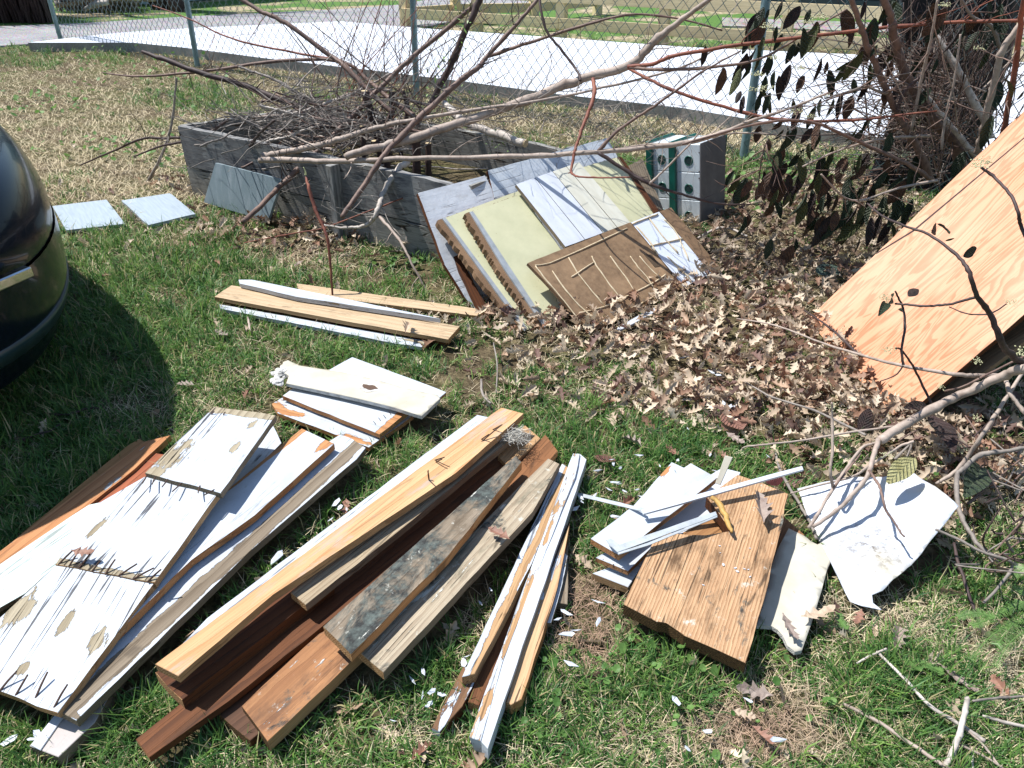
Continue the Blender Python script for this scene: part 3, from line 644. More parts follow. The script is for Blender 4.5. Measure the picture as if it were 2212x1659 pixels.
S('trim_strip', 'clean white face strip beside the bevelled trim', 'trim', [(1253, 980), (1266, 981), (1267, 992), (1231, 1107), (1171, 1279), (1088, 1523), (1062, 1600), (1054, 1617), (1040, 1602), (1056, 1540), (1087, 1430), (1152, 1260), (1214, 1106), (1244, 1030)], .072, .04, (M['white_flat'], M['side_white'], M['side_white']))
S('board', 'bare split wooden lath right of the white trim strips', 'board', [(1231, 1128), (1236, 1140), (1222, 1190), (1204, 1268), (1181, 1340), (1150, 1430), (1127, 1510), (1104, 1522), (1092, 1515), (1110, 1440), (1171, 1285)], .055, .035, None, matfn=mB(98, .3, strips_px=[], cols=((.62, .42, .24), (.42, .23, .11)), cracks=.8, side='side_orange', end='end_tan'), axis=((1110, 1515), (1232, 1132)))
S('board', 'short weathered board ends sticking out right of the trim strips', 'board', [(1228, 1168), (1234, 1170), (1232, 1240), (1226, 1305), (1194, 1300), (1200, 1260)], .03, .025, (M['side_grey'], M['side_grey'], M['end_grey']))
S('board', 'short white flaked board end crossing under the bare lath', 'board', [(1217, 1190), (1226, 1200), (1215, 1260), (1190, 1345), (1175, 1345), (1195, 1260)], .042, .015, None, matfn=mB(99, .6, cracks=.8))
# ---- right pile ------------------------------------------------
S('board', 'cracked white board end, lowest left in the right pile', 'board', [(1280, 1238), (1304, 1219), (1340, 1210), (1400, 1200), (1374, 1236), (1357, 1268), (1320, 1254)], .035, .024, None, matfn=mB(110, .85, cracks=1.0, side='side_tan', end='end_grey'), axis=((1290, 1230), (1360, 1255)))
o = S('board', 'white board with nailed bare orange end, second layer of the right pile', 'board', [(1287, 1204), (1302, 1195), (1400, 1140), (1440, 1150), (1396, 1182), (1372, 1222), (1357, 1233), (1325, 1222)], .065, .016, None, matfn=mB(111, .98, strips_px=[], cols=ORA, cracks=.2, side='side_orange', end='side_orange'), axis=((1290, 1205), (1400, 1150)))
nails(o, [(1303, 1208, 1304, 1216), (1325, 1219, 1326, 1227), (1344, 1226, 1346, 1234)], up=-.012, r=.0015)
S('board', 'flat white board in the right pile with a bare orange upper corner', 'board', [(1451, 998), (1480, 1006), (1500, 1020), (1440, 1070), (1380, 1120), (1355, 1108), (1364, 1090), (1417, 1022)], .055, .014, None, matfn=mB(112, .97, blobs_px=[(1432, 1020, .03, .018)], cols=ORA, cracks=.2, side='side_white', end='end_tan'), axis=((1370, 1110), (1465, 1002)))
S('board', 'long white board with orange edge on top of the right pile', 'board', [(1276, 1163), (1320, 1127), (1364, 1092), (1430, 1045), (1492, 1000), (1520, 1014), (1549, 1032), (1543, 1044), (1500, 1072), (1437, 1113), (1380, 1160), (1338, 1199), (1305, 1182)], .10, .02, None, matfn=mB(113, .99, cols=ORA, cracks=.12, side='side_orange', end='side_orange'), axis=((1306, 1182), (1520, 1016)))
S('board', 'white panel piece lying flat beneath the wide brown plank', 'board', [(1440, 1090), (1500, 1060), (1560, 1010), (1600, 1020), (1560, 1100), (1480, 1160), (1400, 1180)], .045, .012, (M['white_flat'], M['side_white'], M['side_white']))
S('board', 'inner brown wood piece seen through the notch of the wide plank', 'board', [(1475, 1150), (1510, 1125), (1560, 1100), (1580, 1140), (1570, 1165), (1500, 1170)], .06, .012, (wood('brown_f', ((.36, .19, .08), (.2, .09, .035)), 114, 40), M['side_orange'], M['end_tan']))
S('board', 'brown board corner showing between the wide plank and the plasterboard', 'board', [(1690, 1112), (1712, 1120), (1740, 1143), (1738, 1155), (1700, 1185), (1665, 1230), (1650, 1200)], .035, .014, (wood('brown_g', ((.30, .15, .07), (.16, .07, .03)), 115, 60), M['side_orange'], M['end_tan']))
wp = S('wide_plank', 'wide thick brown plank with a cut notch and dark upper stain, right pile', 'plank', [(1347, 1305), (1375, 1250), (1410, 1172), (1440, 1150), (1477, 1153), (1524, 1157), (1579, 1148), (1555, 1112), (1526, 1074), (1555, 1052), (1593, 1025), (1650, 1046), (1703, 1067), (1694, 1106), (1672, 1200), (1652, 1290), (1634, 1359), (1622, 1403), (1611, 1432), (1560, 1408), (1540, 1398), (1500, 1382), (1477, 1372), (1440, 1345), (1420, 1343), (1390, 1325)], [(1347, 1305, .085), (1611, 1432, .085), (1593, 1025, .13)], .038, None,
  matfn=lambda loc: (wood('wide_brown', ((.60, .40, .23), (.30, .155, .075)), 116, 110, stain=(.07, .04, .02), stain_amt=.26, cracks=.7, strong=1.0, mould=.10), M['side_brown'], M['end_dark']), axis=((1540, 1395), (1650, 1046)), rag=.003, tol=4)
dry = sheet('plasterboard_sheet', 'torn cream plasterboard piece between the wide plank and the white sheet', 'plasterboard', [(1704, 1140), (1741, 1158), (1752, 1168), (1766, 1175), (1784, 1167), (1809, 1177), (1798, 1205), (1787, 1229), (1775, 1275), (1755, 1340), (1732, 1406), (1717, 1409), (1701, 1396), (1692, 1376), (1680, 1362), (1667, 1354), (1634, 1352), (1645, 1300), (1661, 1239), (1680, 1185)], .04, .012, (M['cream'], M['gypsum']), lambda x, y: .002*sin(x*9), .025)
t = NT('enamel_white'); v = t.co(); c = t.mix(t.ramp(t.noise(v, 5, 6, .6), .48, .72), (.50, .53, .58), (.54, .49, .36))
ln = t.n('VectorMath', operation='LENGTH'); t.l(t.mp(v, loc=(.03, -.05, 0), scale=(8, 8, 1)), ln.inputs[0])
c = t.mix(t.math('MULTIPLY', t.math('MULTIPLY', t.ramp(ln.outputs['Value'], 1.3, .1), t.ramp(t.noise(v, 45, 6, .75), .45, .62)), .9), c, (.10, .075, .05))
c = t.mix(t.math('MULTIPLY', t.ramp(t.noise(v, 90, 3, .6), .68, .74), .7), c, (.25, .2, .15))
shm = t.done(c, .38, t.bump(t.noise(v, 8, 4), .1, .003), .45)
def crumple(x, y):
    e = .024*mnoise.noise(Vector((x*6, y*6, 2))) - .022*abs(mnoise.noise(Vector((x*9, y*9, 5)))) + .006*abs(mnoise.noise(Vector((x*26, y*26, 8))))
    return e
ws = sheet('white_sheet', 'crumpled stained white metal sheet under twigs at lower right', 'sheet', [(1722, 1057), (1850, 1034), (1974, 1013), (2020, 1052), (2071, 1100), (2040, 1134), (1975, 1205), (1907, 1279), (1884, 1287), (1886, 1303), (1905, 1318), (1862, 1309), (1836, 1301), (1815, 1260), (1794, 1216), (1767, 1163), (1741, 1105)], [(1722, 1057, .05), (2071, 1100, .16), (1836, 1301, .03)], .0016, shm, crumple, .014)
# flange of the sheet
pl = o_pl[ws.name]
# metal strips, channel
def bar(name, label, cat, pts, refs, th, m, parent=None): return S(name, label, cat, pts, refs, th, (m, m, m), rag=.0004, parent=parent)
bar('metal_strip', 'thin grey strip meeting the long white strip at a point beside the right pile', 'strip', [(1246, 1063), (1320, 1079), (1391, 1098), (1393, 1106), (1320, 1089), (1246, 1071)], [(1246, 1063, .03), (1391, 1098, .125), (1390, 1110, .122)], .003, M['metal_grey'])
bar('white_strip', 'long thin white strip crossing over the top of the right pile', 'strip', [(1384, 1101), (1500, 1066), (1600, 1040), (1733, 1006), (1736, 1014), (1600, 1051), (1500, 1078), (1390, 1110)], [(1384, 1101, .13), (1733, 1006, .19), (1600, 1051, .165)], .006, M['white_flat'])
ch = empty('metal_channel', G(1342, 1188, .11), 'grey folded metal channel with a hooked end lying on the white boards', 'channel')
bar('web', None, None, [(1322, 1182), (1334, 1178), (1400, 1158), (1480, 1128), (1546, 1104), (1550, 1113), (1480, 1140), (1400, 1172), (1334, 1193)], [(1334, 1178, .125), (1546, 1104, .16), (1480, 1140, .146)], .002, M['metal_grey'], ch)
bar('hook', None, None, [(1309, 1166), (1320, 1163), (1338, 1176), (1335, 1186), (1318, 1180)], [(1309, 1166, .118), (1320, 1163, .12), (1338, 1176, .124)], .002, M['metal_grey'], ch)
bar('flange', None, None, [(1334, 1193), (1400, 1172), (1480, 1140), (1550, 1113), (1550, 1117), (1480, 1145), (1400, 1178), (1336, 1198)], [(1334, 1193, .121), (1550, 1113, .158), (1400, 1180, .128)], .002, M['metal_grey'], ch)
bar('cream_strip', 'short upright cream plaster strip at the back of the right pile', 'strip', [(1566, 984), (1583, 988), (1572, 1015), (1556, 1048), (1545, 1044), (1556, 1012)], [(1566, 984, .17), (1583, 988, .17), (1545, 1044, .10)], .01, M['cream'])
bead = bark('caulk', (.42, .26, .08), (.22, .12, .03), 200)
tag(tube_obj('caulk_bead', [pl_ for pl_ in [G(1540, 1072, .155), G(1558, 1095, .15), G(1572, 1130, .14), G(1582, 1150, .135)]], [.006, .008, .007, .003], bead, sides=8, wob=.25), 'lumpy brown caulk bead hanging beside the notch of the wide plank', 'caulk')
# insulation tuft
V = []; Fc = []
for i in range(260):
    c = G(1108+R.gauss(0, 14), 940+R.gauss(0, 8), .14+R.gauss(0, .01)); d = Vector((R.gauss(0, 1), R.gauss(0, 1), R.gauss(0, .6)))*.014
    tube_vf([c-d, c+Vector((R.gauss(0, 1), R.gauss(0, 1), R.gauss(0, 1)))*.006, c+d], [.0006]*3, 3, V, Fc)
tag(mk('insulation_tuft', V, Fc, flat('fibre_grey', (.55, .53, .47), (.4, .38, .33), 30, .9), origin=G(1108, 940, .14)), 'tuft of grey insulation fibre caught under the long orange plank', 'insulation', kind='stuff')

# ---- grey panels -----------------------------------------------
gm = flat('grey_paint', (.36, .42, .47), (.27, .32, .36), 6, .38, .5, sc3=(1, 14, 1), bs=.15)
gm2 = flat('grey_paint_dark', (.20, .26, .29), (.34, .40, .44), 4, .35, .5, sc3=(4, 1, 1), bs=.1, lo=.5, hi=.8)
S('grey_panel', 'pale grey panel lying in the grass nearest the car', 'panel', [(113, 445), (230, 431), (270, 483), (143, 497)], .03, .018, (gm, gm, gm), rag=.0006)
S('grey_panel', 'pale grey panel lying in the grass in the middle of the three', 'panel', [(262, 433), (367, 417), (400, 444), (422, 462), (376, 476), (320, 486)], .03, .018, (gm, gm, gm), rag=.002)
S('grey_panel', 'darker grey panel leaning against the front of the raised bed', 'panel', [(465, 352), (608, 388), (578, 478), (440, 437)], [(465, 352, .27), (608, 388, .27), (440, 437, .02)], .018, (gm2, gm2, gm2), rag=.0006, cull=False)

# ---- leaning panels --------------------------------------------
PN = mkplane([(958, 472, .355), (1134, 713, .0), (1121, 412, .375)])
wn1 = Plane(G(903, 417, .44), (G(1311, 298, .46)-G(903, 417, .44)).cross(G(1030, 665, 0.0)-G(903, 417, .44)))
part = bark('particleboard', (.24, .15, .085), (.09, .05, .03), 260, .95)
yel = flat('yellow_panel', (.56, .55, .36), (.47, .47, .30), 7, .45, .4, dots=(.36, .30, .17))
S('cladding_board', 'cracked white painted board, leftmost of the leaning stack on the raised bed', 'board', [(903, 417), (975, 396), (1048, 379), (1056, 400), (1090, 470), (1180, 640), (1100, 680), (1035, 690), (1011, 662), (994, 625), (960, 570), (945, 533), (931, 483)], wn1, .02, None, cull=False,
  matfn=mB(130, .99, cracks=.5, paint=(.66, .69, .73), side='side_brown', end='side_brown'), axis=((903, 417), (1048, 379)))
S('cladding_board', 'long pale grey white board across the back of the leaning stack', 'board', [(1054, 368), (1180, 332), (1311, 298), (1331, 333), (1440, 520), (1300, 640), (1180, 620), (1068, 428)], wn1.up(.004), .02, None, cull=False,
  matfn=mB(132, .99, cracks=.6, paint=(.66, .72, .78), side='side_brown', end='side_brown'), axis=((1054, 368), (1311, 298)))
for k, (nm, lab, poly, off) in enumerate([
    ('cabinet_door', 'pale yellow chipboard panel, lower left of the leaning stack', [(957, 472), (1040, 440), (1121, 412), (1170, 500), (1260, 660), (1153, 704), (1136, 714), (1050, 600)], 0),
    ('cabinet_door', 'pale yellow chipboard panel lying over the lower left yellow one', [(1016, 458), (1070, 438), (1126, 419), (1211, 537), (1290, 650), (1193, 690), (1179, 706), (1090, 580)], .045),
    ('cabinet_door', 'plain yellow green panel at the upper right of the leaning stack', [(1258, 361), (1295, 351), (1333, 340), (1372, 398), (1413, 461), (1440, 505), (1370, 560), (1300, 440)], .045)]):
    pn = PN.up(off)
    e = empty(nm, pn.hit(*poly[0]), lab, 'panel')
    S('face', None, None, poly, pn, .006, (yel, yel, yel), parent=e, rag=.0005, cull=False, axis=(poly[0], poly[2]))
    S('core', None, None, [(x-(13 if j in (0, len(poly)-1, len(poly)-2) else 0), y+(5 if j in (0, len(poly)-1, len(poly)-2) else 0)) for j, (x, y) in enumerate(poly)] if k < 2 else poly, pn.up(-.0065), .030, (part, part, part), parent=e, rag=.0035, step=.007, cull=False, bev=0, axis=(poly[0], poly[2]), tol=3)
    if k < 2:
        lo = poly[-1]; q0 = poly[0]
        S('edge_strip', None, None, [(q0[0]-1, q0[1]-1), (q0[0]+6, q0[1]-2), (poly[-2][0]+4, poly[-2][1]-5), (poly[-2][0]-2, poly[-2][1]+1), (poly[-1][0]-1, poly[-1][1])], pn.up(.0015), .012, (M['metal_grey'],)*3, parent=e, rag=.0003, cull=False)
S('edge_board', 'dark thin plank on edge in the gap left of the yellow panels', 'board', [(975, 545), (990, 550), (1030, 625), (1062, 680), (1040, 682), (1005, 620)], PN.up(-.10), .02, (M['side_brown'],)*3, cull=False)
pp = empty('planked_panel', PN.up(.085).hit(1115, 398), 'white and cream planked panel in the middle of the leaning stack', 'panel')
pw = [flat('plank_white', (.62, .66, .73), (.52, .56, .62), 6, .45, dots=(.22, .2, .18), sc3=(1, 3, 1)), flat('plank_cream', (.62, .62, .54), (.54, .53, .44), 6, .45, dots=(.25, .22, .18), sc3=(1, 3, 1))]
tl, tr_, brr, bll = (1115, 398), (1251, 350), (1362, 481), (1222, 533)
def lerp2(a, b, t): return (a[0]+(b[0]-a[0])*t, a[1]+(b[1]-a[1])*t)
cuts = [0, .30, .58, .80, 1]
for i in range(4):
    g = .004
    a, b = cuts[i]+(g if i else 0), cuts[i+1]-(g if i < 3 else 0)
    S('panel_board', None, None, [lerp2(tl, tr_, a), lerp2(tl, tr_, b), lerp2(bll, brr, b), lerp2(bll, brr, a)], PN.up(.085), .018, (pw[0 if i < 2 else 1], M['side_grey'], M['side_grey']), parent=pp, rag=.0004, cull=False)
S('backing', None, None, [(1117, 400), (1250, 353), (1361, 480), (1223, 531)], PN.up(.085-.0185), .012, (M['side_brown'],)*3, parent=pp, cull=False)
S('board', 'dark weathered board on edge right of the yellow green panel', 'board', [(1336, 338), (1344, 340), (1385, 395), (1424, 455), (1413, 462), (1372, 398)], PN.up(.05), .05, (M['side_brown'], M['side_grey'], M['end_grey']), cull=False)
S('board', 'grey weathered board propped behind the right end of the stack', 'board', [(1357, 358), (1388, 342), (1392, 352), (1420, 420), (1433, 452), (1416, 458), (1380, 392)], PN.up(.01), .03, (M['side_grey'], M['side_grey'], M['end_tan']), cull=False)
# chipboard with glue
gb = mkplane([(1278, 716, .0), (1475, 622, .0), (1140, 568, .235)])
glue_m = flat('dried_glue', (.62, .52, .36), (.46, .36, .22), 40, .5, .4)
PG = PN.up(.128)
chip = S('chipboard_panel', 'brown chipboard with beads of dried glue, front of the leaning stack', 'panel', [(1140, 568), (1250, 524), (1361, 480), (1420, 552), (1476, 621), (1400, 660), (1340, 690), (1279, 717), (1262, 712), (1200, 640)], PG, .016, (bark('chip_face', (.25, .165, .095), (.15, .095, .055), 30, .7), part, part), cull=False, axis=((1140, 568), (1361, 480)))
white_p = S('foil_panel', 'pale blue white glue streaked panel beside the brown chipboard', 'panel', [(1363, 480), (1424, 457), (1480, 522), (1537, 591), (1508, 606), (1478, 620), (1420, 549)], PG.up(.002), .016, (flat('foil', (.60, .66, .76), (.66, .70, .74), 3, .25, .5), part, part), cull=False)
S('board', 'brown glue streaked strip at the right end of the leaning stack', 'board', [(1426, 456), (1450, 448), (1505, 517), (1562, 587), (1540, 595), (1482, 521)], PG.up(.001), .016, (bark('chip_strip', (.22, .14, .08), (.12, .075, .045), 30, .7), part, M['side_white']), cull=False)
S('board', 'white strip poking out under the brown chipboard panel', 'board', [(1335, 706), (1370, 690), (1411, 664), (1420, 671), (1380, 694), (1330, 718)], [(1335, 706, .03), (1411, 664, .03), (1380, 694, .025)], .012, (M['white_flat'],)*3, cull=False)
def glue(parent, pl, pts, r=.0034):
    pl = pl.up(.002)
    tube_obj('glue_bead', [pl.hit(*p) for p in pts], [r*R.uniform(.5, .9)]+[r*R.uniform(.7, 1.3) for _ in range(5)]+[r*R.uniform(.4, 1.4)], glue_m, parent, sides=6, k=4, wob=.18)
def o1(x, y): return (738+x/3, y/3)
def o2(x, y): return (738+x/3, 553+y/3)
for pts in [[o2(1255, 60), o2(1330, 50), o2(1460, 0), o1(1850, 1480)], [o2(1255, 65), o2(1330, 160), o2(1440, 290), o2(1550, 430)], [o2(1365, 95), o2(1450, 220), o2(1570, 350), o2(1690, 450)],
            [o2(1470, 10), o2(1530, 110), o2(1600, 200), o2(1700, 320)], [o2(1620, 0), o2(1650, 60), o2(1720, 160), o2(1800, 265)], [o2(1740, 0), o2(1790, 70), o2(1850, 150), o2(1895, 225)],
            [o2(1870, 0), o2(1920, 70), o2(1980, 140), o2(2020, 205)], [o2(1540, 368), o2(1700, 330), o2(1830, 270), o2(2000, 185), o2(2100, 120)], [o2(1760, 430), o2(1850, 370), o2(1990, 280), o2(2180, 190)],
            [o2(1490, 135), o2(1560, 90), o2(1640, 35)], [o2(1600, 370), o2(1650, 410), o2(1700, 445)], [o2(1930, 0), o2(1990, 70), o2(2060, 140)]]:
    glue(chip, PG, pts)
for pts in [[o1(1885, 1450), o1(1960, 1420), o1(2050, 1385)], [o1(1990, 1410), o1(2080, 1530), o1(2180, 1640)], [o1(1910, 1465), o1(1990, 1560), o1(2050, 1650)], [o1(2090, 1420), o1(2170, 1510), o2(2250, 30)], [o1(2000, 1590), o1(2100, 1570), o1(2212, 1545)], [o2(2110, 0), o2(2170, 60), o2(2260, 150)]]:
    glue(white_p, PG.up(.003), pts, .0038)
pl_ = PG.up(.0004); 
S('stain_patch', None, None, [o2(1960, -10), o2(2010, -10), o2(2065, 65), o2(2030, 72)], PG.up(.0018), .001, (flat('dark_patch', (.09, .06, .035), None, 20, .9),)*3, parent=chip, cull=False, bev=0, rag=.0002)

# ================================================================= BIRDHOUSE
bh_t = {'FL': G(1400.5, 308, .44), 'FR': G(1513.6, 311, .44), 'BR': G(1565, 292, .44), 'BL': G(1466, 284, .44)}
fr, fl = bh_t['FR'], bh_t['FL']
bfr = G(1500, 486, 0)
nrm_ = bh_t['BR']-fr; nrm_.normalize()
zl = min(np.arange(.2, .6, .002), key=lambda z: abs((G(1400.5, 308, float(z))-fr).normalized().dot(nrm_))); fl = G(1400.5, 308, float(zl))
ax = fr-fl; wdt = ax.length; ax.normalize(); nrm_ = (nrm_-ax*nrm_.dot(ax)).normalized(); upv = ax.cross(nrm_).normalized()
dep_ = (bh_t['BR']-fr).length; hgt = (fr-bfr).length+.02
mwb = Matrix(((ax.x, nrm_.x, upv.x, 0), (ax.y, nrm_.y, upv.y, 0), (ax.z, nrm_.z, upv.z, 0), (0, 0, 0, 1))); mwb.translation = fl - upv*hgt
bh = empty('birdhouse', mwb.translation.copy(), 'white metal birdhouse with round green holes standing behind the leaning stack', 'birdhouse')
whm = flat('birdhouse_white', (.64, .70, .74), (.50, .56, .60), 12, .35, .5, .15, dots=(.25, .28, .3)); grn = flat('birdhouse_green', (.005, .10, .075), (.003, .05, .04), 6, .4, .5)
gry = flat('birdhouse_grey', (.15, .14, .145), (.10, .095, .10), 10, .6, .4); dk = flat('hole_shadow', (.008, .03, .03), None, 10, .8)
box('body', (.004, .004, 0), (wdt-.004, dep_, hgt-.004), whm, bh, mat4=mwb, bev=.002)
box('side_plate', (wdt-.0035, -.002, -.01), (wdt+.004, dep_+.006, hgt+.004), gry, bh, mat4=mwb, bev=.001)
cols_ = [(.10, .41), (.56, .985)]
for (u0, u1) in cols_:
    for r_ in range(3):
        z1 = hgt*(1-r_*.335)-.004; z0 = hgt*(1-(r_+1)*.335)+.002
        o = box('front_panel', (u0*wdt, -.001, max(z0, .0)), (u1*wdt, .0035, z1), whm, bh, mat4=mwb, bev=.001)
        cx = (u0+u1)/2*wdt*(1.0) + .002; cz = z1-(hgt*.165)-.012
        for nm, r0, r1, y0, m_ in (('entrance_ring', .0285, .0225, -.004, grn), ('entrance_hole', .0222, 0, -.0025, dk)):
            V = []; Fc = []; N = 28
            for s in range(N):
                a = 2*pi*s/N; V += [(cx+r0*cos(a), -.0012, cz+r0*sin(a)), (cx+(r0-.002)*cos(a), y0, cz+(r0-.002)*sin(a)), (cx+r1*cos(a), y0, cz+r1*sin(a)), (cx+r1*cos(a), -.0012, cz+r1*sin(a))]
            for s in range(N):
                a = s*4; b = ((s+1) % N)*4
                for q in range(3): Fc.append((a+q, b+q, b+q+1, a+q+1))
            if r1 == 0: Fc = [(s*4, ((s+1) % N)*4, ((s+1) % N)*4+1, s*4+1) for s in range(N)]+[tuple(s*4+1 for s in range(N))]
            oo = mk(nm, V, Fc, m_, mat4=mwb); par(oo, bh if nm == 'entrance_ring' else bh)
for u0, u1 in ((-.03, .095), (.42, .555)):
    box('green_post', (u0*wdt, -.018, -.01), (u1*wdt, -.002, hgt-.002), grn, bh, mat4=mwb, bev=.004)
    box('porch_rail', ((u0+.005)*wdt, -.018, hgt-.0015), ((u0+.045)*wdt, dep_, hgt+.009), grn, bh, mat4=mwb, bev=.002)
    box('porch_edge', ((u0+.06)*wdt, -.016, hgt-.0015), ((u0+.085)*wdt, dep_, hgt+.006), grn, bh, mat4=mwb, bev=.002)
for (u, z) in ((.975, .9), (.975, .68), (.975, .6), (.975, .36)):
    box('screw', (u*wdt-.003, -.004, z*hgt-.003), (u*wdt+.003, -.0012, z*hgt+.003), M['nail'], bh, mat4=mwb, bev=.001)
tube_obj('corner_rod', [W(1570, 289, bh_t['BR'].y+.02), W(1563, 366, bh_t['BR'].y+.05), G(1554, 452, .02)], [.004, .004, .004], grn, bh, sides=6)

# ================================================================= PLYWOOD
def ply(name, seed, a, b):
    t = NT(name); v = t.mp(t.co(), loc=(seed, seed, 0))
    n = t.noise(t.mp(v, scale=(1.1, 6.5, 1)), 1.6, 3, .5, .6)
    fr_ = t.math('FRACT', t.math('MULTIPLY', n, 11))
    bands = t.math('MULTIPLY', t.ramp(fr_, .38, .72), t.ramp(fr_, 1.0, .93))
    fib = t.noise(t.mp(v, scale=(6, 260, 1)), 1, 4, .6)
    c = t.mix(t.math('MULTIPLY', bands, .9, clamp=True), a, b)
    c = t.mix(t.math('MULTIPLY', t.ramp(fib, .4, .8), .35, clamp=True), c, tuple(k*.5 for k in b))
    c = t.mix(t.ramp(t.noise(v, 1.3, 4), .45, .75), c, t.mix(.3, c, (.75, .62, .48)))
    c = t.mix(t.math('MULTIPLY', t.ramp(t.noise(v, 13, 6, .7), .68, .76), .8), c, (.10, .07, .05))
    return t.done(c, .62, t.bump(t.math('ADD', fib, bands), .25, .001), .3)
plyA = mkplane([(1745, 690, 0), (1935, 915, 0), (2212, 240, .877)])
e = empty('plywood_sheet', plyA.hit(1935, 915), 'large orange plywood sheet leaning at the right edge of the picture', 'plywood')
polyA = [(1745, 690), (1797, 755), (1838, 805), (1880, 860), (1905, 895), (1937, 916), (2212, 680), (2600, 345), (2600, -190), (2212, 240), (2100, 347), (1900, 530)]
S('face', None, None, polyA, plyA.up(.004), .002, (ply('ply_face', 3, (.62, .32, .185), (.47, .19, .095)),)*3, parent=e, rag=.002, cull=False, axis=((1937, 916), (2212, 680)), bev=0)
S('core', None, None, polyA, plyA.up(.0015), .016, (M['side_brown'],)*3, parent=e, rag=.002, cull=False, axis=((1937, 916), (2212, 680)), bev=0)
S('seam', None, None, [(1893, 546), (1972, 497), (2215, 294), (2400, 140), (2400, 143.5), (2215, 297), (1974, 500), (1893, 549)], plyA.up(.0044), .0006, (M['bark_dark'],)*3, parent=e, rag=.0002, cull=False, bev=0, tol=0)
plyB = mkplane([(1960, 905, -.01), (2212, 735, .33), (1850, 760, -.01)])
S('plywood_sheet', 'darker shaded plywood sheet beneath the large orange one', 'plywood', [(1965, 905), (2090, 830), (2212, 742), (2600, 450), (2600, 200), (2212, 600), (1900, 800)], plyB, .014, (ply('ply_shaded', 8, (.22, .15, .09), (.13, .085, .05)),)*3, cull=False)  # veneer colour darkened: shade below the upper sheet is painted in

# ================================================================= CAR
paint = NT('car_paint'); paint.done((.003, .007, .014), .2, None, .10); paint.b.inputs['Coat Weight'].default_value = .22; paint.b.inputs['Coat Roughness'].default_value = .03
paint = paint.m
CM = Matrix(((.72, .694, 0, -1.885), (-.694, .72, 0, 1.755), (0, 0, 1, 0), (0, 0, 0, 1)))     # local X = out of the bumper
car = empty('car', (-3.3, 3.03, 0), 'dark glossy blue black car, its bumper corner entering at the left edge', 'car')
prof = [(.15, -.06, .84), (.17, -.02, .87), (.21, .0, .895), (.26, .035, .91), (.31, .08, .918), (.37, .125, .92), (.44, .158, .92), (.52, .187, .918), (.58, .208, .912), (.63, .222, .905), (.69, .228, .898), (.75, .205, .885), (.80, .165, .87), (.835, .10, .855), (.86, -.02, .84), (.875, -.2, .83), (.885, -.5, .82)]
def ringp(z, e, b, n=96):
    a = 2.2; out = []
    for i in range(n):
        c, s = cos(2*pi*i/n), sin(2*pi*i/n)
        X = e-a+a*abs(c)**(2/3.6)*(1 if c > 0 else -1); Y = b*abs(s)**(2/3)*(1 if s > 0 else -1)
        if c > 0: X -= .14*abs(Y/b)**2.2
        out.append((X, Y, z))
    return out
def loft(name, rows, m, cap=(0, 0)):
    V = []; Fc = []; n = 96
    for r in rows: V += ringp(*r)
    for j in range(len(rows)-1):
        for i in range(n): Fc.append((j*n+i, j*n+(i+1) % n, (j+1)*n+(i+1) % n, (j+1)*n+i))
    if cap[0]: Fc.append(tuple(range(n))[::-1])
    if cap[1]: Fc.append(tuple((len(rows)-1)*n+i for i in range(n)))
    return mk(name, V, Fc, m, car, smooth=True, mat4=CM)
def dens(rows, k=4): return [tuple(q) for q in catmull([Vector(r) for r in rows], k)]
loft('bumper', dens(prof[:9]), paint, (1, 0))
loft('body', dens([(.585, .203, .908)]+prof[9:]+[(.89, -.75, .81)]), paint, (0, 1))
glassm = NT('car_glass'); glassm.done((.01, .015, .02), .05, None, .6)
loft('cabin', dens([(.888, -.85, .78), (1.10, -1.15, .70), (1.28, -1.45, .64), (1.34, -1.9, .5)]), glassm.m, (0, 1))
trim = flat('car_trim', (.02, .03, .035), None, 30, .5, .4)
loft('bumper_trim', [(.275, .03, .90), (.28, .06, .917), (.33, .102, .923), (.36, .124, .924), (.365, .105, .914)], flat('trim_blue_grey', (.02, .05, .07), (.015, .035, .05), 10, .3, .5))
chrome = flat('chrome', (.75, .76, .74), (.55, .56, .55), 6, .08, .9, 1.0)
box('badge', (-.03, -.08, -.016), (.004, .05, .016), chrome, car, mat4=CM @ Matrix.Translation((.125, .50, .60)) @ Matrix.Rotation(.40, 4, 'Z'), bev=.004)
if 0: box('lamp', (-.06, -.12, -.035), (.006, .12, .035), flat('lamp_lens', (.012, .018, .024), None, 5, .05, .8), car, mat4=CM @ Matrix.Translation((.06, .60, .70)) @ Matrix.Rotation(.62, 4, 'Z'), bev=.02)
for (wx, wy) in ((-1.0, .70), (-1.0, -.70), (-3.4, .70), (-3.4, -.70)):
    we = bpy.data.objects.new('wheel', None); C.objects.link(we); we.location = CM @ Vector((wx, wy, .32)); par(we, car)
    tv = []; tf = []
    for rr_, yy in ((.21, -.09), (.30, -.09), (.32, -.06), (.32, .06), (.30, .09), (.21, .09)):
        tv += [(wx+rr_*cos(2*pi*s/28), wy+yy, .32+rr_*sin(2*pi*s/28)) for s in range(28)]
    for j in range(5):
        for s in range(28): tf.append((j*28+s, j*28+(s+1) % 28, (j+1)*28+(s+1) % 28, (j+1)*28+s))
    mk('tyre', tv, tf, trim, we, smooth=True, mat4=CM)
    mk('rim', [(wx+.21*cos(2*pi*s/28), wy+.02, .32+.21*sin(2*pi*s/28)) for s in range(28)], [tuple(range(28))], M['metal_grey'], we, mat4=CM)

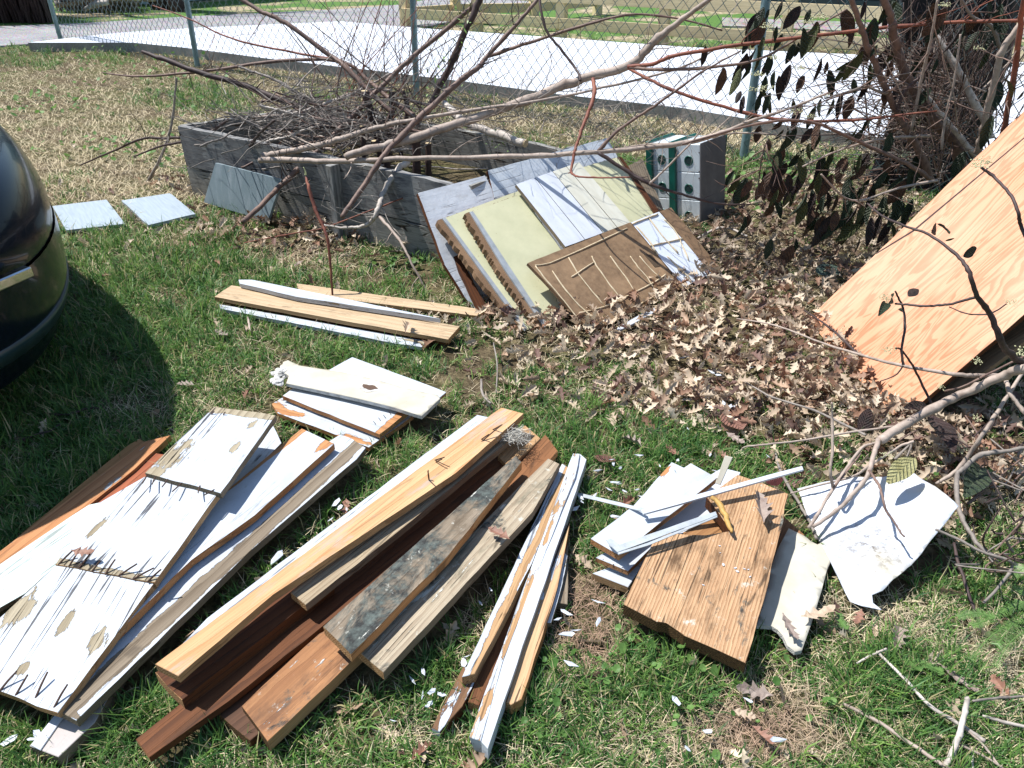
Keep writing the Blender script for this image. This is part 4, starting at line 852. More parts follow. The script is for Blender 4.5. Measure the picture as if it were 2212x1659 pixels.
# ================================================================= BRANCHES
def cr0(x, y): return (x/3, y/3)
def cr1(x, y): return (738+x/3, y/3)
def cr2(x, y): return (1474+x/3, y/3)
def crA(x, y): return (1474+x/3, 553+y/3)
def crB(x, y): return (1474+x/3, 1106+y/3)
def crU(x, y): return (1782+x*.1953, y*.1953)
def side_twigs(Q, rr, n, V, Fc, ln=.25, spread=.9, lim=0):
    for _ in range(n):
        i = R.randrange(len(Q)//5, len(Q)-1); d = (Q[i+1]-Q[i-1]).normalized()
        s = Vector((R.gauss(0, 1), R.gauss(0, .7), R.gauss(.3, .8))).normalized()
        dd = (d*R.uniform(.6, 1.1)+s*spread).normalized(); L = ln*R.uniform(.3, 1.2)
        r = min(rr[i]*.5, .0035)*R.uniform(.6, 1); p = Q[i]
        pts = [p]; 
        for q in range(5):
            dd = (dd+Vector((R.gauss(0, .18), R.gauss(0, .18), R.gauss(.02, .15)))).normalized(); pts.append(pts[-1]+dd*L/5)
        tube_vf(pts, [r, r*.85, r*.7, r*.55, r*.4, r*.25], 4, V, Fc)
        if R.random() < .6:
            k = R.randrange(2, 5); d2 = (dd+Vector((R.gauss(0, .6), R.gauss(0, .6), R.gauss(0, .6)))).normalized()
            tube_vf([pts[k], pts[k]+d2*L*.22, pts[k]+d2*L*.42+Vector((0, 0, .01))], [r*.6, r*.45, r*.2], 3, V, Fc)
USEDL = {}
def branch(label, pts, Ys, rpx, bm_, tw=0, twl=.25, group=None, name='branch', cat='branch', parent=None, z=None, sides=8, cut=True, twm=None):
    """pts in picture units; Ys = distance(s) along Y, or z = height(s) above ground."""
    n = len(pts)
    if z is not None:
        zs = np.interp(np.linspace(0, 1, n), np.linspace(0, 1, len(z)), z); P = [G(p[0], p[1], float(h)) for p, h in zip(pts, zs)]
    else:
        ys = np.interp(np.linspace(0, 1, n), np.linspace(0, 1, len(Ys)), Ys); P = [W(p[0], p[1], float(h)) for p, h in zip(pts, ys)]
    rp = np.interp(np.linspace(0, 1, n), np.linspace(0, 1, len(rpx)), rpx)
    rw = [float(r)*((p-CAM).length)/F for r, p in zip(rp, P)]
    Q = catmull(P, 6); rr = interp(rw, len(Q))
    rr = [r*(1.22 if R.random() < .10 else R.uniform(.95, 1.05)) for r in rr]
    Q = [q+Vector((R.gauss(0, 1), R.gauss(0, 1), R.gauss(0, 1)))*r*.13 for q, r in zip(Q, rr)]
    V = []; Fc = []; tube_vf(Q, rr, sides, V, Fc)
    if parent is None and tw:
        e = empty(name, Q[0], label, cat, group)
        st = mk('stem', V, Fc, M[bm_], e, origin=Q[0].copy(), smooth=True)
        V = []; Fc = []; side_twigs(Q, rr, tw, V, Fc, twl)
        o = mk('twigs', V, Fc, M[twm or bm_], e, origin=Q[0].copy(), smooth=True); o['kind'] = 'stuff'
        return e, Q
    o = mk(name, V, Fc, M[bm_], parent, origin=Q[0].copy(), smooth=True)
    if parent is None: tag(o, label, cat, group)
    return o, Q
# --- brush pile on the raised bed
e1, Q1 = branch('thickest pale branch sweeping across the raised bed toward the upper right', [(745, 338), (820, 318), (891, 300), (1000, 262), (1138, 217), (1258, 170), (1358, 143), (1414, 90), (1474, 42), (1530, 0), (1600, -60)], [3.75, 3.9, 4.0, 3.9, 3.7], [7, 9, 9, 8.5, 8, 4.5, 3.5], 'bark_pale', 16, .3)
branch('offshoot of the thick branch running right into the leafy shrub', [(1356, 144), (1410, 138), (1474, 117), (1674, 87), (1914, 60), (2080, 47), (2212, 45)], [3.85, 3.6, 3.3], [4, 3.6, 3, 2.4], 'bark_red', 8, .2)
branch('smooth branch forking low from the thick branch over the concrete', [(1358, 146), (1414, 150), (1517, 147), (1641, 127), (1760, 60), (1830, 20)], [3.85, 3.6, 3.6], [4, 3.2, 2, 1.4], 'bark_brown', 6, .2)
branch('reddish branch dropping right from the thick branch past the fence post', [(1358, 147), (1404, 173), (1474, 203), (1607, 243), (1707, 260), (1841, 260), (1930, 250), (2024, 240)], [3.85, 3.5, 3.3], [3, 3.4, 3, 1.2], 'bark_red', 5, .15)
branch('hooked orange brown shoot hanging down over the planked panel', [(1281, 170), (1284, 200), (1272, 240), (1258, 277), (1243, 323), (1234, 367), (1240, 378), (1254, 382), (1300, 384), (1361, 383)], [3.8, 3.45, 3.2], [4, 4, 3.4, 2.4, 2, 1.6], 'bark_red', 2, .05)
branch('long nearly level cut branch lying over the front edge of the raised bed', [(560, 346), (640, 346), (738, 348), (888, 343), (1138, 337), (1291, 328), (1474, 310), (1557, 288), (1620, 262), (1700, 236), (1790, 200)], [4.05, 3.75, 3.45, 3.4, 3.3], [6, 5.5, 5, 5, 5, 3, 2], 'bark_pale', 14, .22)
branch('pale cut branch lying parallel just above the level one at the bed front', [(566, 337), (620, 328), (690, 312), (738, 300), (800, 280), (900, 258), (1060, 232), (1140, 222), (1300, 190), (1474, 145), (1560, 95)], [4.15, 4.0, 3.9, 4.0], [6, 6, 5, 3.4, 2.4, 1.6], 'bark_pale', 14, .3)
branch('long dark branch slanting from the grass before the bed to the top', [(525, 480), (570, 437), (610, 397), (687, 325), (738, 276), (810, 200), (881, 133), (960, 66), (1038, 0), (1090, -50)], [3.65, 4.1, 4.4, 4.7, 4.6], [5, 5, 5, 4.5, 4], 'bark_brown', 18, .35, twm='bark_dark')
branch('long straight branch crossing left of centre up to the top', [(738, 470), (780, 410), (828, 337), (870, 290), (918, 243), (975, 190), (1031, 147), (1051, 123), (1110, 58), (1161, 0), (1210, -60)], [3.5, 3.9, 4.2, 4.4], [5, 5, 6, 5.5, 4.6, 3.6, 3], 'bark_brown', 20, .35, twm='bark_dark')
branch('thick upright dark branch leaning right above the bed centre', [(920, 250), (945, 195), (971, 147), (1000, 80), (1028, 20), (1045, -20)], [4.35, 4.4], [6.5, 6.5, 6], 'bark_dark', 12, .3)
branch('arching brown branch reaching right across the top centre', [(1051, 123), (1110, 103), (1181, 80), (1288, 47), (1371, 31), (1474, 42), (1560, 66)], [4.3, 4.1, 4.0], [3.6, 3, 2.2, 1.5], 'bark_brown', 12, .25)
branch('thin dark whip curving down to the thick branch, upper centre', [(1165, -10), (1168, 20), (1181, 67), (1210, 105), (1238, 140), (1250, 160), (1254, 175)], [4.2, 3.9], [2.4, 2.6, 2.6], 'bark_dark', 3, .15)
branch('dark forked branch pointing to the upper left above the bed', [(308, 112), (360, 130), (433, 157), (520, 182), (617, 220), (720, 258), (760, 275)], [5.0, 4.8, 4.5], [3, 5, 5.5, 6.5, 6], 'bark_dark', 26, .35)
branch('slender branch reaching far left over the dry grass', [(220, 157), (300, 165), (433, 155), (600, 132), (738, 133), (805, 183), (850, 220), (894, 250)], [5.2, 4.8, 4.4], [1, 2.2, 3, 3.4, 5, 6], 'bark_brown', 10, .3)
branch('dark branch slanting down from the top left of centre', [(500, -15), (560, 22), (617, 50), (717, 123), (738, 137), (790, 190), (850, 245)], [4.9, 4.7, 4.4], [3.6, 4.4, 5, 5.5], 'bark_brown', 14, .35)
branch('thin long twig running before the second fence post', [(330, 12), (407, 40), (500, 83), (633, 113), (727, 128)], [5.2, 4.8], [.8, 1.4, 2, 2.4], 'bark_red', 5, .2)
branch('pale debarked log stub with a sawn end inside the bed', [(961, 223), (980, 243), (1001, 263), (1060, 285), (1134, 310)], [4.6, 4.05], [5, 8, 8, 8.5, 8], 'bark_white', 3, .12)
pc = W(1135, 310, 4.04); dct = (W(1134, 310, 4.05)-W(1060, 285, 4.2)).normalized()
V = []; Fc = []; tube_vf([pc, pc+dct*.004], [8.2*4.2/F, 8.0*4.2/F], 12, V, Fc); tag(mk('sawn_end', V, Fc, M['cut_wood'], origin=pc.copy()), 'round pale sawn face of the debarked log in the bed', 'log end')
branch('grey stick standing up left of the bed corner', [(382, 168), (378, 205), (375, 240), (368, 280), (360, 310), (340, 355), (317, 397)], [4.75, 4.9], [1.6, 2.4, 3], 'bark_grey', 8, .22)
branch('dark stick resting on the grass left of the bed', [(173, 357), (240, 328), (307, 300), (350, 299), (393, 296), (430, 285)], [5.25, 4.75], [1.2, 2.4, 3], 'bark_dark', 8, .2)
branch('second dark stick low at the bed corner', [(290, 338), (350, 315), (417, 302), (455, 286), (493, 258)], [4.9, 4.5], [1.2, 2.6, 2.4], 'bark_dark', 8, .2)
branch('pale curved branch with torn bark hanging before the bed middle', [(880, 350), (866, 360), (844, 387), (828, 418), (821, 437), (812, 462), (800, 480), (780, 490), (764, 491), (738, 492), (700, 486)], [3.85, 3.55, 3.6], [7, 6, 5.5, 4.5, 3, 2], 'bark_white', 10, .2)
branch('pinkish brown twig dropping to the low planks', [(818, 467), (848, 500), (870, 530), (890, 570), (920, 625), (938, 660)], [3.55, 3.3, 3.15], [3.4, 2.6, 1.6], 'bark_pale', 4, .12)
branch('long thin red twig lying low before the raised bed', [(405, 547), (480, 534), (567, 517), (640, 503), (700, 492), (800, 455), (870, 428)], [3.9, 3.7, 3.7], [.8, 1.4, 1.6], 'bark_red', 3, .1)
sap, _ = branch('dead reddish sapling with a pale broken top before the bed', [(661, 382), (667, 405), (680, 450), (696, 485), (708, 520), (716, 600), (720, 672)], [3.35, 3.1], [2, 4, 3.4, 2.4, 2], 'bark_red', 6, .10)
tp = W(660, 378, 3.35); tube_obj('broken_tip', [tp, tp+Vector((.002, 0, .012)), tp+Vector((-.004, 0, .035))], [.005, .004, .002], flat('fresh_wood', (.60, .62, .30), None, 30, .7), sap, sides=6)
branch('branch forking up to the right from the level branch end', [(1291, 327), (1338, 280), (1400, 238), (1454, 200), (1514, 157), (1600, 110)], [3.45, 3.5], [4, 3, 2.6, 1.4], 'bark_brown', 8, .15)
branch('dark thorny branch dropping right in front of the birdhouse', [(1293, 330), (1354, 370), (1404, 397), (1474, 420), (1554, 440), (1640, 441)], [3.42, 3.3, 3.3], [4, 4, 3, 2, 1.2], 'bark_dark', 8, .12)
branch('pale thin twig arching in front of the birdhouse', [(1404, 397), (1430, 372), (1474, 328), (1500, 300), (1520, 262), (1515, 230)], [3.3, 3.4], [2.4, 2, 1.4, 1], 'bark_pale', 4, .12)
branch('thin twig laid across the top of the birdhouse', [(1330, 322), (1395, 312), (1474, 308), (1560, 290), (1640, 288), (1740, 300)], [3.75, 3.6], [1.2, 2, 2, 1.2], 'bark_pale', 6, .15)
for i in range(44):
    bx = R.gauss(690, 110); by = R.gauss(262, 26); Y = R.uniform(4.15, 4.95); a = W(bx, by, Y); a.z = R.uniform(.25, .62)
    th_ = R.gauss(0, .5)+(pi if R.random() < .5 else 0); d = Vector((cos(th_), sin(th_)*.6, R.gauss(.03, .13))).normalized(); L = R.uniform(.3, .95); P = [a-d*L*.5]
    for q in range(5): d = (d+Vector((R.gauss(0, .13), R.gauss(0, .13), R.gauss(0, .10)))).normalized(); P.append(P[-1]+d*L/5)
    r_ = R.uniform(.003, .010)
    tag(tube_obj('cut_branch', P, [r_, r_*.9, r_*.6], M[R.choice(['bark_grey', 'bark_brown', 'bark_pale', 'bark_dark', 'bark_white'])], sides=7, wob=.25, knots=True), 'short cut branch lying in the tangle heaped inside the raised bed', 'branch', 'cut branches heaped in the raised bed')
# stumps and upright stems of the shrub inside the bed
tg = empty('cut_shrub', W(820, 300, 4.5), 'cut back shrub with thick stumps and upright shoots growing in the raised bed', 'shrub')
for (pts, Y, r) in [([(788, 197), (800, 240), (815, 297), (822, 340)], 4.35, [8, 7, 7]), ([(848, 197), (845, 240), (840, 305)], 4.5, [6, 6, 7]), ([(781, 273), (785, 300), (786, 330)], 4.15, [5, 5, 5]), ([(898, 305), (900, 330), (900, 360)], 4.1, [9, 8, 8]), ([(925, 310), (926, 335), (925, 355)], 4.15, [6, 6, 6]), ([(810, 305), (822, 320), (835, 345)], 4.0, [7, 8, 6]), ([(870, 195), (880, 240), (865, 300)], 4.6, [4, 5, 5])]:
    b = [W(p[0], p[1], Y) for p in pts]; b.append(b[-1]+Vector((0, 0, -.12)))
    tube_obj('stump', b, [q*4.5/F for q in r], M['bark_dark'], tg, sides=8, knots=True)
    V = []; Fc = []; tube_vf([b[0], b[0]+Vector((0, 0, .003))], [r[0]*4.3/F]*2, 9, V, Fc); mk('sawn_top', V, Fc, M['cut_wood'], tg, origin=b[0].copy())
for i in range(34):
    bx = R.gauss(800, 70); by = R.uniform(230, 320); Y = R.uniform(4.2, 5.0)
    tx = bx + R.gauss(60, 170); ty = R.uniform(-60, 60)
    p0 = W(bx, by, Y); p3 = W(tx, ty, Y+R.uniform(-.4, .5)); mdd = p0.lerp(p3, .5)+Vector((R.gauss(0, .06), R.gauss(0, .06), R.gauss(.03, .04)))
    r = R.uniform(.0025, .0055)
    V = []; Fc = []; Q = catmull([p0, p0.lerp(mdd, .5)+Vector((R.gauss(0, .02), 0, 0)), mdd, p3], 5); rr = interp([r, r*.8, r*.4], len(Q))
    tube_vf(Q, rr, 5, V, Fc); side_twigs(Q, rr, R.randint(2, 6), V, Fc, .3)
    mk('shoot', V, Fc, M[R.choice(['bark_red', 'bark_brown', 'bark_dark', 'bark_brown'])], tg, origin=p0.copy(), smooth=True)
# tangle of small twigs
V = []; Fc = []
for i in range(620):
    bx = R.gauss(740, 150); by = R.gauss(255, 42); Y = R.uniform(4.0, 5.0); c = W(bx, max(by, 120), Y)
    if c.z < .2: c.z = R.uniform(.22, .55)
    d = Vector((R.gauss(0, 1), R.gauss(0, .6), R.gauss(0, .35))).normalized(); L = R.uniform(.08, .55); r = R.uniform(.001, .0042)
    pts = [c]
    for q in range(6): d = (d+Vector((R.gauss(0, .2), R.gauss(0, .2), R.gauss(0, .16)))).normalized(); pts.append(pts[-1]+d*L/6)
    tube_vf(pts, [r, r*.9, r*.8, r*.7, r*.55, r*.4, r*.2], 4, V, Fc)
tag(mk('brush', V, Fc, M['bark_grey'], origin=W(760, 290, 4.5)), 'tangled mass of small cut twigs heaped in the raised bed', 'brush', kind='stuff')
V = []; Fc = []
for i in range(240):
    bx = R.uniform(980, 1500); by = R.gauss(255, 45); Y = R.uniform(3.5, 4.4); c = W(bx, by, Y)
    d = Vector((R.gauss(0, 1), R.gauss(0, .5), R.gauss(0, .55))).normalized(); L = R.uniform(.08, .4); r = R.uniform(.0008, .0022)
    pts = [c]
    for q in range(6): d = (d+Vector((R.gauss(0, .22), R.gauss(0, .2), R.gauss(0, .2)))).normalized(); pts.append(pts[-1]+d*L/6)
    tube_vf(pts, [r, r*.9, r*.8, r*.7, r*.55, r*.4, r*.2], 3, V, Fc)
tag(mk('fine_twigs', V, Fc, M['bark_grey'], origin=W(1240, 290, 4)), 'fine tangled twig ends above the leaning panels', 'brush', kind='stuff')
# small willow leaves on the shoots
lfm = flat('fresh_leaf', (.16, .26, .06), (.10, .18, .04), 30, .5)
V = []; Fc = []
for i in range(150):
    c = W(*R.choice([(950+R.gauss(0, 14), 110+R.gauss(0, 38)), (1000+R.gauss(0, 12), 60+R.gauss(0, 40)), (935+R.gauss(0, 25), 180+R.gauss(0, 25)), (1075+R.gauss(0, 14), 300+R.gauss(0, 20))]), R.uniform(4.0, 4.6))
    d = Vector((R.gauss(0, 1), R.gauss(0, 1), R.gauss(.2, .8))).normalized(); s = d.cross(Vector((0, .3, 1))).normalized(); L = R.uniform(.02, .045); w = L*.16; b = len(V)
    V += [c, c+d*L*.5+s*w, c+d*L, c+d*L*.5-s*w]; Fc.append((b, b+1, b+2, b+3))
tag(mk('new_leaves', V, Fc, lfm, tg, origin=W(950, 110, 4.3)), kind='stuff')

# ================================================================= LEAFY SHRUB (right)
YS = 3.9
shr = empty('leafy_shrub', W(2010, 380, 3.9)*1.0, 'big leafy shrub with drooping dark leaves and tangled stems at upper right', 'shrub')
def st(pts, Ys, r, m, tw=6): 
    o, Q = branch(None, pts, Ys, r, m, parent=shr, name='stem')
    if tw:
        V = []; Fc = []; side_twigs(Q, [.008]*len(Q), tw, V, Fc, .3); t_ = mk('twigs', V, Fc, M['bark_brown'], shr, origin=Q[0].copy(), smooth=True); t_['kind'] = 'stuff'
    return Q
SQ = []
for pts, Ys, r, m in [
    ([crU(640, -40), crU(720, 160), crU(760, 370), crU(830, 640), crU(930, 900), crU(1080, 1150), crU(1230, 1360), crU(1450, 1600), (2080, 400)], [3.7, 3.9], [5, 6, 7, 8, 9], 'bark_brown'),
    ([crU(280, -30), crU(390, 260), crU(450, 480), crU(530, 650), crU(680, 1000), crU(790, 1230), crU(930, 1480), crU(1020, 1630), (2012, 390)], [3.6, 3.8], [4, 5, 5.5, 6], 'bark_brown'),
    ([crU(1150, 300), crU(1270, 470), crU(1420, 700), crU(1620, 1080), crU(1780, 1350), (2140, 300)], [3.9, 3.8], [3.5, 5, 5.5, 5], 'bark_white'),
    ([(2260, 0), crU(2201, 230), crU(1970, 550), crU(1880, 900), crU(1790, 1250), crU(1740, 1500), (2110, 330)], [3.5, 3.7], [4, 5, 5, 5.5], 'bark_pale'),
    ([crU(1000, 920), crU(1250, 1220), crU(1420, 1430), crU(1600, 1640), (2120, 345)], [3.8, 3.8], [3.5, 4, 5], 'bark_white'),
    ([(2215, -10), crU(2170, 200), crU(2110, 720), crU(2010, 1250), (2165, 300)], [3.3, 3.4], [3.5, 4.2, 4], 'bark_red'),
    ([crU(1500, -20), crU(1650, 200), crU(1830, 280), crU(1940, 520)], [3.6, 3.7], [2, 2.4, 3], 'bark_grey'),
    ([crU(1220, 600), crU(1100, 800), crU(880, 1020), crU(800, 1240)], [3.7, 3.7], [1.8, 2.6, 3], 'bark_dark'),
    ([crU(1250, -20), crU(1170, 450), crU(1080, 830), crU(950, 1450)], [3.6, 3.7], [1.8, 2.2, 2.4], 'bark_pale'),
    ([crU(1500, 380), crU(1430, 900), crU(1330, 1300), crU(1290, 1650)], [3.6, 3.6], [1.4, 2, 2.2], 'bark_pale'),
    ([crU(0, 1090), crU(300, 1000), crU(450, 960), crU(650, 1030), crU(700, 1010)], [3.55, 3.7], [1.4, 2, 2.6], 'bark_grey'),
    ([cr2(0, 935), cr2(500, 800), cr2(820, 790), cr2(1100, 900), cr2(1450, 1060), (2010, 385)], [3.4, 3.7], [1.8, 2.4, 4], 'bark_brown'),
    ([cr2(780, 1080), cr2(1000, 980), cr2(1300, 900), cr2(1600, 880)], [3.5, 3.7], [1.4, 2, 2.4], 'bark_pale'),
    ([cr2(900, 1130), cr2(1100, 1300), cr2(1400, 1220), cr2(1650, 1170)], [3.45, 3.6], [1.4, 1.8, 2.2], 'bark_pale'),
    ([cr2(560, 900), cr2(520, 1000), cr2(480, 1300)], [3.4, 3.4], [1.2, 1.2, .8], 'bark_dark')]:
    SQ.append(st(pts, [y-.25 for y in Ys], [q*1.15 for q in r], m, 6))
for i in range(170):
    bx, by = R.uniform(1950, 2130), R.uniform(150, 400); Y = R.uniform(3.6, 4.1)
    a = R.uniform(0, 1); tx = bx-R.uniform(40, 420) if a < .62 else bx+R.uniform(-90, 160); ty = by - (R.uniform(-70, 190) if a < .62 else R.uniform(120, 330))
    p0 = W(bx, by, Y); p3 = W(max(tx, 1540), ty, Y+R.uniform(-.5, .2)); mdd = p0.lerp(p3, .5)+Vector((R.gauss(0, .05), R.gauss(0, .05), R.gauss(.03, .05)))
    Q = catmull([p0, p0.lerp(mdd, .5)+Vector((0, 0, R.gauss(0, .02))), mdd, p3], 5); r = R.uniform(.0016, .0045)
    V = []; Fc = []; rr = interp([r, r*.8, r*.35], len(Q)); tube_vf(Q, rr, 5, V, Fc); side_twigs(Q, rr, 3, V, Fc, .2)
    mk('twig', V, Fc, M[R.choice(['bark_grey', 'bark_pale', 'bark_brown', 'bark_dark', 'bark_dark', 'bark_brown'])], shr, origin=p0.copy(), smooth=True)
    if i % 2: SQ.append(Q)
# leaf meshes
def leaf_mesh(name, mat, fold, bend, seed, w0=.2):
    rr = random.Random(seed); V = []; Fc = []; N = 9
    for i in range(N+1):
        t = i/N; w = w0*sin(pi*min(1, t*.94+.03))**.75*(1-.25*t); z = -bend*t*t
        for s in (-1, -.5, 0, .5, 1):
            V.append((t, s*w*cos(fold), z + abs(s)*w*sin(fold) + rr.gauss(0, .006) + .008*sin(t*40+s*2)))
    for i in range(N):
        for s in range(4): a = i*5+s; Fc.append((a, a+1, a+6, a+5))
    b = len(V); V += [(-.13, .004, .02), (-.13, -.004, .02), (.02, -.006, 0), (.02, .006, 0)]; Fc.append((b, b+1, b+2, b+3))
    me = bpy.data.meshes.new(name); me.from_pydata(V, [], Fc); me.materials.append(mat); me.polygons.foreach_set('use_smooth', [True]*len(me.polygons)); return me
def leafm(name, a, b, vein):
    t = NT(name); v = t.co(); n = t.noise(v, 3, 4); sx = t.n('SeparateXYZ'); t.l(v, sx.inputs[0])
    ay = t.math('ABSOLUTE', sx.outputs[1]); ph = t.math('MULTIPLY', t.math('SUBTRACT', sx.outputs[0], t.math('MULTIPLY', ay, 1.3)), 24)
    vn = t.math('POWER', t.math('ABSOLUTE', t.math('SINE', ph)), 7); mid = t.ramp(ay, .010, .004)
    vv = t.math('MAXIMUM', t.math('MULTIPLY', vn, .6), mid)
    c = t.mix(t.ramp(n, .35, .65), a, b); c = t.mix(t.math('MULTIPLY', vv, .28), c, vein)
    return t.done(c, .55, t.bump(t.math('ADD', vn, t.noise(v, 26, 3)), .7, .03), .35)
lmats = [leafm('leaf_dark_green', (.022, .040, .022), (.045, .062, .032), (.08, .10, .05)), leafm('leaf_purple_brown', (.05, .028, .026), (.028, .022, .02), (.09, .06, .05)), leafm('leaf_olive', (.09, .10, .035), (.06, .075, .03), (.16, .16, .07)), leafm('leaf_brown', (.14, .075, .045), (.075, .04, .028), (.2, .12, .07))]
leafmeshes = [leaf_mesh('leaf', lmats[k % 4 if k % 5 else 0], R.uniform(.1, .75), R.uniform(.02, .22), k, R.uniform(.18, .27)) for k in range(14)]
def put_leaf(p0, p1, parent, name='leaf', me=None, roll=None):
    d = p1-p0; L = d.length; x = d.normalized(); up = Vector((R.gauss(0, .5), -1+R.gauss(0, .4), .3)) if roll is None else roll
    z = (up - x*up.dot(x)).normalized(); y = z.cross(x)
    mw = Matrix(((x.x*L, y.x*L, z.x*L, p0.x), (x.y*L, y.y*L, z.y*L, p0.y), (x.z*L, y.z*L, z.z*L, p0.z), (0, 0, 0, 1)))
    o = bpy.data.objects.new(name, me or R.choice(leafmeshes)); C.objects.link(o); o.matrix_basis = mw
    if parent: par(o, parent)
    return o
LV = [(270, 440, 235, 620), (375, 445, 315, 620), (445, 415, 390, 520), (470, 190, 385, 350), (380, 590, 345, 670), (400, 620, 375, 740), (570, 600, 520, 745), (500, 610, 475, 740), (700, 420, 620, 630), (790, 490, 735, 600), (900, 380, 850, 530), (1220, 410, 1215, 555), (1265, 290, 1215, 370), (1170, 395, 1000, 450), (1040, 600, 1000, 780), (1100, 620, 1050, 780), (840, 830, 770, 930), (880, 830, 830, 1000), (1130, 830, 1060, 930), (1170, 840, 1095, 940), (1350, 860, 1320, 990), (970, 950, 920, 1130), (800, 1080, 730, 1260), (890, 1050, 850, 1180), (450, 1170, 380, 1280), (530, 1170, 475, 1300), (620, 1230, 560, 1350), (1050, 1090, 1000, 1190), (1110, 1040, 1090, 1170), (1160, 1000, 1130, 1120), (1520, 1000, 1470, 1240), (1430, 1150, 1330, 1230), (1100, 1350, 1030, 1600), (990, 1470, 890, 1570), (1250, 1300, 1180, 1460), (860, 1250, 800, 1400), (1000, 1370, 970, 1500), (560, 60, 540, 130), (1180, 10, 1160, 130), (2010, 750, 1930, 970), (150, 300, 130, 430), (700, 1250, 660, 1340), (1150, 1540, 1120, 1650), (740, 830, 630, 990), (560, 900, 560, 980), (600, 460, 580, 590), (980, 640, 940, 760), (900, 640, 880, 760), (650, 220, 590, 330), (530, 240, 500, 340), (830, 60, 790, 160), (1650, 380, 1620, 480), (940, 400, 920, 480), (2100, 520, 2150, 640), (2212, 590, 2170, 650)]
for (a, b, c, d) in LV:
    Y = 3.35+.3*R.random() if b > 700 else R.uniform(3.3, 3.7)
    if a > 1900: Y = 2.95
    put_leaf(W(*cr2(a, b), Y), W(*cr2(c, d), Y-.01), shr)
for i in range(150):
    x, y = R.uniform(1610, 2180), abs(R.gauss(0, 1))*150
    if R.random() < .35: x, y = R.uniform(1640, 1990), R.uniform(250, 520)
    Y = R.uniform(3.4, 4.0); p = W(x, y, Y); L = R.uniform(.06, .14)
    if p.z < .08+L: continue
    put_leaf(p, p+Vector((R.gauss(-.15, .3), R.gauss(0, .25), -1)).normalized()*L, shr)
for i in range(60):
    x, y = R.uniform(1570, 1960), R.uniform(330, 545); Y = R.uniform(3.35, 3.8); p = W(x, y, Y); L = R.uniform(.08, .15)
    if p.z < .03+L: p.z = .03+L
    put_leaf(p, p+Vector((R.gauss(-.12, .3), R.gauss(0, .25), -1)).normalized()*L, shr)
# flower bud clusters
budm = flat('bud_cream', (.50, .50, .30), (.36, .36, .20), 60, .7)
def cluster_mesh(seed, r=.022):
    rr = random.Random(seed); V = []; Fc = []
    for k in range(34):
        c = Vector((rr.gauss(0, 1), rr.gauss(0, 1), abs(rr.gauss(0, .6)))); c = c/max(1, c.length)*r*rr.uniform(.4, 1.2); q = .0024; b = len(V)
        V += [c+Vector(v)*q*rr.uniform(.8, 1.3) for v in ((1, 0, 0), (-1, 0, 0), (0, 1, 0), (0, -1, 0), (0, 0, 1), (0, 0, -1))]
        Fc += [(b+i, b+j, b+k2) for i, j, k2 in ((0, 2, 4), (2, 1, 4), (1, 3, 4), (3, 0, 4), (2, 0, 5), (1, 2, 5), (3, 1, 5), (0, 3, 5))]
    me = bpy.data.meshes.new('bud_cluster'); me.from_pydata([tuple(v) for v in V], [], Fc); me.materials.append(budm); return me
cms = [cluster_mesh(k) for k in range(3)]
def bud(p, parent, s=1.0):
    o = bpy.data.objects.new('bud_cluster', R.choice(cms)); C.objects.link(o)
    o.matrix_basis = Matrix.Translation(p) @ Matrix.Rotation(R.uniform(0, 6), 4, 'Z') @ Matrix.Scale(s, 4); par(o, parent)
for (x, y) in [(820, 150), (550, 180), (880, 120), (600, 380), (760, 450), (470, 590), (540, 580), (480, 490), (740, 735), (830, 765), (760, 1010), (1040, 1015), (460, 1115), (1430, 1300), (890, 1375), (1290, 1370), (1440, 1020), (1690, 40), (1925, 320), (920, 630), (1070, 1130)]:
    bud(W(*cr2(x, y), 3.4), shr, R.uniform(1.0, 1.5))

# dense dark thicket behind the shrub
th = empty('dark_thicket', W(2040, 330, 4.6), 'dense dark thicket of thin upright stems around a shadow-dark trunk behind the leafy shrub', 'thicket')
dkm = bark('thicket_trunk_shade', (.010, .009, .012), (.005, .005, .008), 30)  # near-black bark: deep shadow behind the shrub put into the trunk colour
for (pts, r) in [([(1975, 420), (2010, 250), (2040, 100), (2060, -60)], [55, 60, 55, 50]), ([(1900, 350), (1960, 200), (1985, 60), (1960, -60)], [14, 18, 20, 18]), ([(2010, 400), (2085, 220), (2130, 80), (2150, -60)], [44, 50, 48, 44]), ([(1960, 380), (1975, 250), (1990, 120), (1985, -60)], [40, 42, 36, 34]), ([(2050, 390), (2060, 250), (2090, 100), (2110, -60)], [50, 55, 50, 44])]:
    P = [W(p[0], p[1], 4.9) for p in pts]; P[0].z = min(P[0].z, 0)
    tube_obj('trunk', P, [q*5.1/F for q in r], dkm, th, sides=12, k=8, knots=True)
for i in range(70):
    x = R.uniform(1860, 2190); y0 = R.uniform(230, 420); Y = R.uniform(4.15, 4.9)
    b = W(x, y0, Y); t_ = W(x+R.uniform(-60, 260)*R.choice([1, 1, -.5]), R.uniform(-80, 120), Y+R.uniform(-.2, .2))
    Q = catmull([b, b.lerp(t_, .5)+Vector((R.gauss(0, .04), R.gauss(0, .04), 0)), t_], 5); r = R.uniform(.002, .006); V = []; Fc = []
    rr = interp([r, r*.8, r*.4], len(Q)); tube_vf(Q, rr, 4, V, Fc); side_twigs(Q, rr, 3, V, Fc, .2)
    mk('stem', V, Fc, M[R.choice(['bark_dark', 'bark_brown', 'bark_dark', 'bark_dark', 'bark_grey'])], th, origin=b.copy(), smooth=True)

